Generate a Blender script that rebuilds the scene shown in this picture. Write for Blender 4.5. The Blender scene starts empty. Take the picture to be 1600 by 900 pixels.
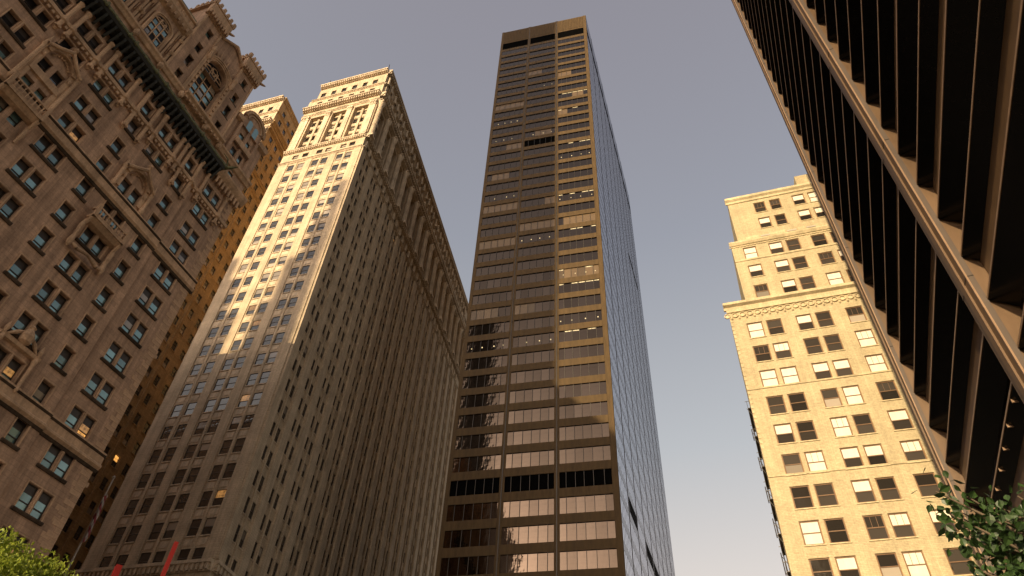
import bpy, bmesh, math, random
from math import sin, cos, tan, pi, radians as rad, degrees, sqrt, atan2
from mathutils import Matrix, Vector
random.seed(7)
S = bpy.context.scene
COL = S.collection
GZ = -1.6          # ground level; the camera is at the origin, eye height 1.6 m

# ---------------------------------------------------------------- camera
cd = bpy.data.cameras.new('camera'); cam = bpy.data.objects.new('camera', cd); COL.objects.link(cam)
cd.sensor_width = 36.0; cd.lens = 24.0; cd.clip_start = 0.05; cd.clip_end = 6000
_f = 1066.67
_up = Vector((69.0, -1073.0, _f)).normalized()          # vertical vanishing point, camera coords (x right, y down, z forward)
_fw = (Vector((0, 0, 1)) - _up * _up.z).normalized()
_rt = _up.cross(_fw)
if _rt.x < 0: _rt = -_rt
cam.matrix_world = Matrix(((_rt.x, -_rt.y, -_rt.z, 0), (_fw.x, -_fw.y, -_fw.z, 0), (_up.x, -_up.y, -_up.z, 0), (0, 0, 0, 1)))
S.camera = cam

# ---------------------------------------------------------------- sky and sun
SUN_AZ, SUN_EL = 216.0, 17.0       # azimuth clockwise from +y
w = bpy.data.worlds.new('World'); S.world = w; w.use_nodes = True
nt = w.node_tree; nt.nodes.clear()
sky = nt.nodes.new('ShaderNodeTexSky'); sky.sky_type = 'NISHITA'; sky.sun_disc = False
sky.sun_elevation = rad(SUN_EL); sky.sun_rotation = rad(SUN_AZ); sky.altitude = 50
sky.air_density = 1.0; sky.dust_density = 4.0; sky.ozone_density = 2.0
hs = nt.nodes.new('ShaderNodeHueSaturation'); hs.inputs['Saturation'].default_value = 0.45
mx = nt.nodes.new('ShaderNodeMix'); mx.data_type = 'RGBA'; mx.blend_type = 'MULTIPLY'; mx.inputs[0].default_value = 1.0
mx.inputs[7].default_value = (1.15, 0.98, 0.86, 1)
bg = nt.nodes.new('ShaderNodeBackground'); bg.inputs['Strength'].default_value = 0.10
wo = nt.nodes.new('ShaderNodeOutputWorld')
nt.links.new(sky.outputs[0], hs.inputs['Color']); nt.links.new(hs.outputs[0], mx.inputs[6])
tcw = nt.nodes.new('ShaderNodeTexCoord'); spw = nt.nodes.new('ShaderNodeSeparateXYZ'); nt.links.new(tcw.outputs['Generated'], spw.inputs[0])
rw = nt.nodes.new('ShaderNodeValToRGB'); nt.links.new(spw.outputs[2], rw.inputs[0])      # evening haze: paler and warmer towards the horizon all round
for pos, c in ((0.0, (.52, .40, .27)), (0.30, (.36, .29, .21)), (0.52, (.195, .220, .225)), (0.75, (.125, .145, .18)), (1.0, (.125, .115, .14))):
    e = rw.color_ramp.elements.new(pos) if 0 < pos < 1 else rw.color_ramp.elements[0 if pos == 0 else -1]
    e.position = pos; e.color = (*c, 1)
hz = nt.nodes.new('ShaderNodeVectorMath'); hz.operation = 'SCALE'; hz.inputs['Scale'].default_value = 7.9; nt.links.new(rw.outputs[0], hz.inputs[0])
ad = nt.nodes.new('ShaderNodeVectorMath'); ad.operation = 'ADD'; nt.links.new(mx.outputs[2], ad.inputs[0]); nt.links.new(hz.outputs[0], ad.inputs[1])
nt.links.new(ad.outputs[0], bg.inputs[0]); nt.links.new(bg.outputs[0], wo.inputs[0])
sl = bpy.data.lights.new('sun', 'SUN'); sl.energy = 4.8; sl.angle = rad(0.5); sl.color = (1.0, 0.77, 0.46)
so = bpy.data.objects.new('sun', sl); COL.objects.link(so)
_sd = Vector((sin(rad(SUN_AZ)) * cos(rad(SUN_EL)), cos(rad(SUN_AZ)) * cos(rad(SUN_EL)), sin(rad(SUN_EL))))
so.rotation_euler = _sd.to_track_quat('Z', 'Y').to_euler()
S.view_settings.view_transform = 'Standard'; S.view_settings.look = 'None'
S.view_settings.exposure = 0.42; S.view_settings.gamma = 1.0

# ---------------------------------------------------------------- materials
def newmat(name):
    m = bpy.data.materials.new(name); m.use_nodes = True
    t = m.node_tree; b = t.nodes['Principled BSDF']
    return m, t, b
def noise(t, vec, scale, detail=4, rough=0.6):
    n = t.nodes.new('ShaderNodeTexNoise'); n.inputs['Scale'].default_value = scale
    n.inputs['Detail'].default_value = detail; n.inputs['Roughness'].default_value = rough
    t.links.new(vec, n.inputs['Vector']); return n
def ramp(t, fac, a, b, p0=0.35, p1=0.68):
    r = t.nodes.new('ShaderNodeValToRGB'); r.color_ramp.elements[0].position = p0; r.color_ramp.elements[1].position = p1
    r.color_ramp.elements[0].color = (*a, 1); r.color_ramp.elements[1].color = (*b, 1)
    t.links.new(fac, r.inputs[0]); return r
def mulc(t, a, b, fac=1.0):
    x = t.nodes.new('ShaderNodeMix'); x.data_type = 'RGBA'; x.blend_type = 'MULTIPLY'; x.inputs[0].default_value = fac
    t.links.new(a, x.inputs[6]); t.links.new(b, x.inputs[7]); return x.outputs[2]
def stone(name, col, course=None, streak=0.25, rough=0.85, bump=0.3, blockvar=0.12, mott=0.15, rnd=0.0):
    """masonry: courses of blocks (optional), mottling, vertical weather streaks"""
    m, t, b = newmat(name)
    tc = t.nodes.new('ShaderNodeTexCoord'); sp = t.nodes.new('ShaderNodeSeparateXYZ'); t.links.new(tc.outputs['Object'], sp.inputs[0])
    ad = t.nodes.new('ShaderNodeMath'); ad.operation = 'ADD'; t.links.new(sp.outputs[0], ad.inputs[0]); t.links.new(sp.outputs[1], ad.inputs[1])
    cb = t.nodes.new('ShaderNodeCombineXYZ'); t.links.new(ad.outputs[0], cb.inputs[0]); t.links.new(sp.outputs[2], cb.inputs[1])
    n1 = noise(t, tc.outputs['Object'], 0.35, 5)
    c = ramp(t, n1.outputs[0], tuple(x * (1 - mott) for x in col), tuple(min(1, x * (1 + mott)) for x in col)).outputs[0]
    mp = t.nodes.new('ShaderNodeMapping'); mp.inputs['Scale'].default_value = (1.6, 1.6, 0.07); t.links.new(tc.outputs['Object'], mp.inputs[0])
    n2 = noise(t, mp.outputs[0], 1.0, 4, 0.7)
    c = mulc(t, c, ramp(t, n2.outputs[0], (1 - streak,) * 3, (1, 1, 1), 0.38, 0.62).outputs[0])
    n3 = noise(t, tc.outputs['Object'], 5.0, 3)
    c = mulc(t, c, ramp(t, n3.outputs[0], (0.86,) * 3, (1.08,) * 3).outputs[0])
    bmp = t.nodes.new('ShaderNodeBump'); bmp.inputs['Strength'].default_value = bump; bmp.inputs['Distance'].default_value = 0.03
    h = n3.outputs[0]
    if course:
        bk = t.nodes.new('ShaderNodeTexBrick'); bk.offset = 0.5
        bk.inputs['Scale'].default_value = 1.0; bk.inputs['Brick Width'].default_value = course[0]; bk.inputs['Row Height'].default_value = course[1]
        bk.inputs['Mortar Size'].default_value = course[2]; bk.inputs['Mortar Smooth'].default_value = 0.3; bk.inputs['Bias'].default_value = 0.0
        bk.inputs['Color1'].default_value = (1, 1, 1, 1); bk.inputs['Color2'].default_value = (1 - blockvar * 2,) * 3 + (1,)
        bk.inputs['Mortar'].default_value = (0.72,) * 3 + (1,)
        t.links.new(cb.outputs[0], bk.inputs['Vector']); c = mulc(t, c, bk.outputs['Color'])
        iv = t.nodes.new('ShaderNodeMath'); iv.operation = 'SUBTRACT'; iv.inputs[0].default_value = 1.0; t.links.new(bk.outputs['Fac'], iv.inputs[1])
        a2 = t.nodes.new('ShaderNodeMath'); a2.operation = 'ADD'; t.links.new(iv.outputs[0], a2.inputs[0]); t.links.new(n3.outputs[0], a2.inputs[1]); h = a2.outputs[0]
    if rnd:
        oi = t.nodes.new('ShaderNodeObjectInfo')
        c = mulc(t, c, ramp(t, oi.outputs['Random'], (1 - rnd,) * 3, (1 + rnd,) * 3, 0, 1).outputs[0])
    t.links.new(h, bmp.inputs['Height']); t.links.new(bmp.outputs[0], b.inputs['Normal'])
    t.links.new(c, b.inputs['Base Color']); b.inputs['Roughness'].default_value = rough
    b.inputs['Specular IOR Level'].default_value = 0.25
    return m
def metal(name, col, rough=0.45, met=0.0, var=0.15, spec=0.4, scale=(2, 2, 0.3)):
    m, t, b = newmat(name)
    tc = t.nodes.new('ShaderNodeTexCoord'); mp = t.nodes.new('ShaderNodeMapping'); mp.inputs['Scale'].default_value = scale
    t.links.new(tc.outputs['Object'], mp.inputs[0]); n = noise(t, mp.outputs[0], 1.2, 5, 0.65)
    t.links.new(ramp(t, n.outputs[0], tuple(x * (1 - var) for x in col), tuple(x * (1 + var) for x in col)).outputs[0], b.inputs['Base Color'])
    r = t.nodes.new('ShaderNodeMapRange'); r.inputs[3].default_value = rough * 0.8; r.inputs[4].default_value = min(1, rough * 1.25)
    t.links.new(n.outputs[0], r.inputs[0]); t.links.new(r.outputs[0], b.inputs['Roughness'])
    b.inputs['Metallic'].default_value = met; b.inputs['Specular IOR Level'].default_value = spec
    return m
def glass(name, col, rough=0.06, met=0.0, spec=0.6, rnd=0.3, wav=0.02, wscale=0.9, coat=0.0):
    """window glass seen from outside by day: dark body, clear reflection, each pane a little out of true"""
    m, t, b = newmat(name)
    oi = t.nodes.new('ShaderNodeObjectInfo')
    b.inputs['Roughness'].default_value = rough; b.inputs['Metallic'].default_value = met; b.inputs['Specular IOR Level'].default_value = spec
    t.links.new(ramp(t, oi.outputs['Random'], tuple(x * (1 - rnd) for x in col), tuple(min(1, x * (1 + rnd)) for x in col), 0, 1).outputs[0], b.inputs['Base Color'])
    tc = t.nodes.new('ShaderNodeTexCoord')
    n = noise(t, tc.outputs['Object'], wscale, 2); bp = t.nodes.new('ShaderNodeBump'); bp.inputs['Strength'].default_value = 1.0
    bp.inputs['Distance'].default_value = wav; t.links.new(n.outputs[0], bp.inputs['Height']); t.links.new(bp.outputs[0], b.inputs['Normal'])
    return m
def emit(name, col, st):
    m, t, b = newmat(name)
    tc = t.nodes.new('ShaderNodeTexCoord'); n = noise(t, tc.outputs['Object'], 3.0, 3)
    r = ramp(t, n.outputs[0], tuple(x * 0.25 for x in col), col, 0.35, 0.6)
    t.links.new(r.outputs[0], b.inputs['Emission Color']); b.inputs['Emission Strength'].default_value = st
    b.inputs['Base Color'].default_value = (0.05, 0.04, 0.03, 1); b.inputs['Roughness'].default_value = 0.1
    return m
M = {}
M['brown'] = stone('brownish limestone', (0.57, 0.375, 0.25), (1.25, 0.47, 0.02), streak=0.35, blockvar=0.09)
M['brown_trim'] = stone('carved brown limestone', (0.60, 0.405, 0.255), None, streak=0.3, mott=0.22)
M['brown_soot_shade'] = stone('soot and shade darkened limestone', (0.10, 0.07, 0.048), None, streak=0.4, mott=0.4)  # near black tone holds the shade under sills and ledges, along with soot
M['quoin'] = stone('quoin stone', (0.54, 0.36, 0.23), None, streak=0.1, rnd=0.14)
M['brown_frame'] = metal('dark bronze sash', (0.045, 0.035, 0.028), 0.5)
M['teal'] = glass('blue green window glass', (0.19, 0.33, 0.34), 0.15, met=0.35, spec=1.0, rnd=0.4)
M['dark_room'] = metal('dark room behind glass', (0.012, 0.010, 0.009), 0.5, spec=0.2)
M['iron'] = metal('near black copper', (0.018, 0.018, 0.012), 0.6, var=0.5, scale=(3, 3, 3))  # near black tone for the cornice underside and brackets
M['copper'] = metal('green copper', (0.12, 0.125, 0.055), 0.6, var=0.6, scale=(3, 3, 3))
M['cream'] = stone('pale limestone', (0.62, 0.495, 0.345), (1.1, 0.33, 0.016), streak=0.22, blockvar=0.03)
M['cream_trim'] = stone('pale carved limestone', (0.65, 0.53, 0.385), None, streak=0.25, mott=0.2)
M['tan'] = stone('court wall brick with sun glow', (0.58, 0.40, 0.21), (0.5, 0.18, 0.01), streak=0.2)  # golden reflected sunlight is put into this wall's base colour
M['sash'] = metal('brown sash', (0.10, 0.075, 0.055), 0.5)
M['eqglass'] = glass('office window glass', (0.035, 0.033, 0.03), 0.05, spec=1.0, rnd=0.5)
M['eqblind'] = glass('blind behind glass', (0.30, 0.26, 0.21), 0.1, spec=0.9, rnd=0.4)
M['yellow'] = stone('yellow brick', (0.565, 0.47, 0.295), (0.42, 0.15, 0.014), streak=0.14, mott=0.11, bump=0.35, blockvar=0.08)
M['yellow_trim'] = stone('yellow terracotta trim', (0.59, 0.49, 0.31), None, streak=0.2, mott=0.2)
M['ysash'] = metal('bronze brown sash', (0.16, 0.09, 0.045), 0.5)
M['yglass'] = glass('sash window glass', (0.045, 0.038, 0.032), 0.06, spec=0.7, rnd=0.5)
M['blind'] = metal('white roller blind', (0.72, 0.66, 0.55), 0.7, var=0.08)
M['spandrel'] = metal('grey brown bronze panel', (0.082, 0.053, 0.024), 0.6, met=0.0, var=0.2, spec=0.12)
M['bronze_glass'] = glass('bronze tinted glass', (0.092, 0.069, 0.052), 0.05, met=1.0, spec=0.5, rnd=0.18, wav=0.012, wscale=0.8)
M['bronze_light'] = glass('lit bronze glass', (0.115, 0.075, 0.036), 0.3, met=0.3, spec=0.6)
M['side_panel'] = metal('side panel with sky sheen', (0.14, 0.145, 0.19), 0.25, met=0.8, spec=0.5)  # blue grey tone carries the sky's reflection on the tower's side
M['side_glass'] = glass('side glass with sky sheen', (0.50, 0.53, 0.66), 0.10, met=0.9, spec=0.9, rnd=0.05, wav=0.004)  # sky reflection on the side face put into the base colour
M['black'] = metal('black louvre', (0.003, 0.003, 0.003), 1.0, spec=0.0)
M['mullion'] = metal('dark bronze mullion', (0.05, 0.042, 0.034), 0.4, met=0.3)
M['steel_grey'] = metal('grey brown steel side', (0.075, 0.055, 0.042), 0.5)
M['steel'] = metal('bronze painted steel plate', (0.115, 0.07, 0.038), 0.45, met=0.15, var=0.2, scale=(0.6, 0.6, 0.25))
M['steel_edge'] = metal('bronze painted steel edge', (0.24, 0.155, 0.095), 0.4, met=0.1)
M['olglass'] = metal('black tinted glass', (0.004, 0.0035, 0.003), 0.2, spec=0.12, var=0.3)
M['red'] = metal('red painted steel', (0.16, 0.007, 0.006), 0.5, var=0.15)
M['bark'] = metal('bark', (0.10, 0.075, 0.05), 0.9, var=0.3, scale=(8, 8, 2))
M['asphalt'] = metal('asphalt', (0.05, 0.05, 0.05), 0.9, scale=(1, 1, 1))
M['paving'] = stone('granite paving', (0.26, 0.235, 0.22), (1.2, 0.6, 0.01), streak=0.0)
M['kerb'] = stone('granite kerb', (0.3, 0.29, 0.28), None)
M['paint'] = metal('white road paint', (0.7, 0.7, 0.68), 0.7)
M['ysurround'] = metal('orange brown window frame', (0.33, 0.19, 0.08), 0.6)
M['pole'] = metal('grey painted pole', (0.42, 0.38, 0.33), 0.4)
M['netting'] = metal('white netting', (0.8, 0.78, 0.74), 0.8)
M['lit'] = emit('lit window', (1.0, 0.45, 0.10), 1.0)
M['lit_dim'] = emit('dimly lit window', (0.9, 0.42, 0.12), 0.35)
M['lamp_white'] = emit('ceiling light', (1.0, 0.74, 0.36), 1.3)
M['dark_wall'] = stone('grey office cladding', (0.25, 0.22, 0.19), (2, 1, 0.02))
def leafmat(name, a, b_, tr):
    m, t, b = newmat(name)
    oi = t.nodes.new('ShaderNodeObjectInfo'); g = t.nodes.new('ShaderNodeNewGeometry')
    ad = t.nodes.new('ShaderNodeMath'); ad.operation = 'ADD'; t.links.new(oi.outputs['Random'], ad.inputs[0]); t.links.new(g.outputs['Random Per Island'], ad.inputs[1])
    md = t.nodes.new('ShaderNodeMath'); md.operation = 'FRACT'; t.links.new(ad.outputs[0], md.inputs[0])
    c = ramp(t, md.outputs[0], a, b_, 0, 1)
    t.links.new(c.outputs[0], b.inputs['Base Color']); b.inputs['Roughness'].default_value = 0.45
    tl = t.nodes.new('ShaderNodeBsdfTranslucent'); t.links.new(c.outputs[0], tl.inputs[0])
    ms = t.nodes.new('ShaderNodeMixShader'); ms.inputs[0].default_value = tr
    out = t.nodes['Material Output']; t.links.new(b.outputs[0], ms.inputs[1]); t.links.new(tl.outputs[0], ms.inputs[2]); t.links.new(ms.outputs[0], out.inputs[0])
    return m
M['leaf_dark'] = leafmat('broad dark leaf', (0.016, 0.036, 0.010), (0.04, 0.085, 0.02), 0.25)
M['leaf_light'] = leafmat('small yellow green leaf', (0.16, 0.24, 0.03), (0.36, 0.40, 0.05), 0.45)

# ---------------------------------------------------------------- mesh helpers
class MB:
    def __init__(s): s.v = []; s.f = []; s.mi = []; s.cur = 0
    def face(s, pts):
        i = len(s.v); s.v += [tuple(p) for p in pts]; s.f.append(tuple(range(i, i + len(pts)))); s.mi.append(s.cur)
    def box(s, x0, x1, y0, y1, z0, z1):
        if x0 > x1: x0, x1 = x1, x0
        if y0 > y1: y0, y1 = y1, y0
        if z0 > z1: z0, z1 = z1, z0
        i = len(s.v)
        s.v += [(x0, y0, z0), (x1, y0, z0), (x1, y1, z0), (x0, y1, z0), (x0, y0, z1), (x1, y0, z1), (x1, y1, z1), (x0, y1, z1)]
        for q in ((0, 3, 2, 1), (4, 5, 6, 7), (0, 1, 5, 4), (1, 2, 6, 5), (2, 3, 7, 6), (3, 0, 4, 7)):
            s.f.append(tuple(i + k for k in q)); s.mi.append(s.cur)
        return s
    def fbox(s, u0, u1, n0, n1, z0, z1):      # n = distance out from the wall plane
        return s.box(u0, u1, -n1, -n0, z0, z1)
    def extr(s, prof, u0, u1, close=True):     # profile [(n, z)] extruded along u
        k = len(prof); i = len(s.v)
        s.v += [(u0, -n, z) for n, z in prof] + [(u1, -n, z) for n, z in prof]
        for j in range(k if close else k - 1):
            a, b = j, (j + 1) % k
            s.f.append((i + a, i + b, i + k + b, i + k + a)); s.mi.append(s.cur)
        if close:
            s.f.append(tuple(i + j for j in range(k))[::-1]); s.mi.append(s.cur)
            s.f.append(tuple(i + k + j for j in range(k))); s.mi.append(s.cur)
        return s
    def cyl(s, x, y, z0, z1, r0, r1=None, n=10, cap=True):
        r1 = r0 if r1 is None else r1; i = len(s.v)
        for r, z in ((r0, z0), (r1, z1)):
            s.v += [(x + r * cos(2 * pi * k / n), y + r * sin(2 * pi * k / n), z) for k in range(n)]
        for k in range(n):
            s.f.append((i + k, i + (k + 1) % n, i + n + (k + 1) % n, i + n + k)); s.mi.append(s.cur)
        if cap:
            s.f.append(tuple(i + k for k in range(n))[::-1]); s.mi.append(s.cur); s.f.append(tuple(i + n + k for k in range(n))); s.mi.append(s.cur)
        return s
    def lathe(s, x, y, prof, n=10):
        for (r0, z0), (r1, z1) in zip(prof[:-1], prof[1:]): s.cyl(x, y, z0, z1, r0, r1, n, False)
        return s
    def tube(s, pts, r, n=6):
        for a, b, ra, rb in zip(pts[:-1], pts[1:], r[:-1], r[1:]):
            a = Vector(a); b = Vector(b); d = (b - a).normalized(); u = d.orthogonal().normalized(); v = d.cross(u); i = len(s.v)
            for c, rr in ((a, ra), (b, rb)):
                s.v += [tuple(c + u * rr * cos(2 * pi * k / n) + v * rr * sin(2 * pi * k / n)) for k in range(n)]
            for k in range(n):
                s.f.append((i + k, i + (k + 1) % n, i + n + (k + 1) % n, i + n + k)); s.mi.append(s.cur)
        return s
    def arch(s, uc, z0, rin, rout, n0, n1, a0=0, a1=180, seg=12, sx=1.0):     # arched band standing out from the wall
        pts = [rad(a0 + (a1 - a0) * k / seg) for k in range(seg + 1)]
        for a, b in zip(pts[:-1], pts[1:]):
            P = [(uc + sx * rin * cos(a), z0 + rin * sin(a)), (uc + sx * rout * cos(a), z0 + rout * sin(a)), (uc + sx * rout * cos(b), z0 + rout * sin(b)), (uc + sx * rin * cos(b), z0 + rin * sin(b))]
            i = len(s.v); s.v += [(u, -n0, z) for u, z in P] + [(u, -n1, z) for u, z in P]
            for q in ((0, 1, 2, 3), (7, 6, 5, 4), (0, 4, 5, 1), (1, 5, 6, 2), (2, 6, 7, 3), (3, 7, 4, 0)):
                s.f.append(tuple(i + k for k in q)); s.mi.append(s.cur)
        return s
    def mesh(s, name):
        m = bpy.data.meshes.new(name); m.from_pydata(s.v, [], s.f); m.polygons.foreach_set('material_index', s.mi); m.update(); return m
def tag(o, label=None, cat=None, group=None, kind=None):
    if label: o['label'] = label
    if cat: o['category'] = cat
    if group: o['group'] = group
    if kind: o['kind'] = kind
    return o
def link(name, me, mats, parent=None, loc=(0, 0, 0), rz=0.0, rot=None):
    o = bpy.data.objects.new(name, me); COL.objects.link(o)
    if me is not None and not me.materials:
        for m in (mats if isinstance(mats, (list, tuple)) else [mats]): me.materials.append(m)
    o.parent = parent; o.location = loc; o.rotation_euler = rot or (0, 0, rz)
    return o
def root(name, x, y, label, cat, group=None, z=GZ):
    o = bpy.data.objects.new(name, None); o.empty_display_size = 2; COL.objects.link(o); o.location = (x, y, z)
    return tag(o, label, cat, group)
def dirv(az): return Vector((sin(rad(az)), cos(rad(az)), 0))
class Fac:
    """a facade plane: u runs to the right seen from outside, n stands out of the wall, z is height above the eye"""
    def __init__(s, rt, ox, oy, xaz):
        s.rt = rt; s.o = Vector((ox, oy, 0)); s.x = dirv(xaz); s.n = dirv(xaz + 90); s.th = rad(90 - xaz); s.xaz = xaz
    def P(s, u, n=0, z=0): return s.o + s.x * u + s.n * n + Vector((0, 0, z))
    def put(s, name, me, mat, u=0, n=0, z=0, rt=None):
        if isinstance(me, MB): me = me.mesh(name)
        return link(name, me, mat, s.rt, s.P(u, n, z) - s.rt.location, s.th)
def wall(mb, u0, u1, z0, z1, holes, depth, n=0.0):
    """flat wall with rectangular openings and their reveals"""
    zs = sorted({z0, z1} | {z for h in holes for z in h[2:] if z0 < z < z1})
    for a, b in zip(zs[:-1], zs[1:]):
        m = (a + b) / 2; hs_ = sorted((h[0], h[1]) for h in holes if h[2] < m < h[3]); c = u0
        for p, q in hs_:
            if p > c + 1e-6: mb.face([(c, -n, a), (p, -n, a), (p, -n, b), (c, -n, b)])
            c = max(c, q)
        if u1 > c + 1e-6: mb.face([(c, -n, a), (u1, -n, a), (u1, -n, b), (c, -n, b)])
    for p, q, a, b in holes:
        y0, y1 = -n, -n + depth
        mb.face([(p, y0, a), (p, y0, b), (p, y1, b), (p, y1, a)]); mb.face([(q, y0, b), (q, y0, a), (q, y1, a), (q, y1, b)])
        mb.face([(p, y0, b), (q, y0, b), (q, y1, b), (p, y1, b)]); mb.face([(q, y0, a), (p, y0, a), (p, y1, a), (q, y1, a)])
_wc = {}
def win(f, u0, u1, z0, z1, n, frame, panes, style='sash', blind=None, bmat=None, par=None, name='window'):
    """sash window: frame + two panes (upper proud of lower) + optional blind behind the upper glass"""
    W, H = round(u1 - u0, 2), round(z1 - z0, 2); k = (W, H, style, frame.name)
    if k not in _wc:
        b = 0.07; mid = H * 0.5; fr = MB()
        fr.box(0, b, -0.06, 0.06, 0, H); fr.box(W - b, W, -0.06, 0.06, 0, H)
        fr.box(b, W - b, -0.059, 0.06, 0, b); fr.box(b, W - b, -0.059, 0.06, H - b, H); fr.box(b, W - b, -0.03, 0.05, mid - 0.045, mid + 0.045)
        if style == 'muntin':
            for q in (1 / 3, 2 / 3): fr.box(W * q - 0.018, W * q + 0.018, -0.02, 0.02, mid + 0.045, H - b)
        ut = H - b
        if style == 'deep':                       # dark band modelled in place of the head's shadow, above the two sashes
            mid = H * .33; ut = H * .64; fr.v = []; fr.f = []; fr.mi = []
            fr.box(0, b, -0.06, 0.06, 0, H); fr.box(W - b, W, -0.06, 0.06, 0, H); fr.box(b, W - b, -0.059, 0.06, 0, b); fr.box(b, W - b, -0.059, 0.06, H - b, H)
            fr.box(b, W - b, -0.03, 0.05, mid - 0.045, mid + 0.045); fr.box(b, W - b, 0.0, 0.05, ut, H - b)
        up = MB().box(b, W - b, -0.012, 0.0, mid + 0.045, ut); lo = MB().box(b, W - b, 0.022, 0.034, b, mid - 0.045)
        _wc[k] = (fr.mesh('window_frame'), up.mesh('upper_pane'), lo.mesh('lower_pane'))
        _wc[k][0].materials.append(frame)
    fr, up, lo = _wc[k]
    o = f.put(name, fr, frame, u0, n, z0)
    for me, mat in zip((up, lo), panes):
        kk = (k, me.name, mat.name)
        if kk not in _wc:
            c = me.copy(); c.materials.clear(); c.materials.append(mat); _wc[kk] = c
        link('pane', _wc[kk], mat, o)
    if blind:
        kk = (k, 'blind', round(blind, 1))
        if kk not in _wc:
            mb = MB(); mb.box(0.08, W - 0.08, -0.03, -0.015, H - 0.08 - (H - 0.16) * blind, H - 0.08)
            c = mb.mesh('blind'); c.materials.append(bmat); _wc[kk] = c
        link('blind', _wc[kk], bmat, o)
    return o
def winstuff(fm, gm, u0, u1, z0, z1, n):
    """the same window added to joined meshes (distant ones)"""
    H = z1 - z0; W = u1 - u0; b = 0.07; mid = z0 + H / 2; y = -n
    fm.box(u0, u0 + b, y - 0.05, y + 0.05, z0, z1); fm.box(u1 - b, u1, y - 0.05, y + 0.05, z0, z1)
    fm.box(u0 + b, u1 - b, y - 0.05, y + 0.05, mid - 0.05, mid + 0.05)
    gm.face([(u0, y, z0), (u1, y, z0), (u1, y, z1), (u0, y, z1)])
def body(rt, pts, z0, z1, mat, name='rear_walls', skip=()):
    """closed block behind the facades: pts footprint in world xy; skip = indices of edges that carry a facade"""
    mb = MB(); L = rt.location; P = [(p[0] - L.x, p[1] - L.y) for p in pts]; k = len(P); a = z0 - L.z; b = z1 - L.z
    for i in range(k):
        if i in skip: continue
        p, q = P[i], P[(i + 1) % k]; mb.face([(p[0], p[1], a), (q[0], q[1], a), (q[0], q[1], b), (p[0], p[1], b)])
    mb.face([(p[0], p[1], b) for p in P])
    return link(name, mb.mesh(name), mat, rt)
def struct(name, me, mat, loc=(0, 0, 0), rz=0):
    return tag(link(name, me.mesh(name) if isinstance(me, MB) else me, mat, None, loc, rz), kind='structure')
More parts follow.
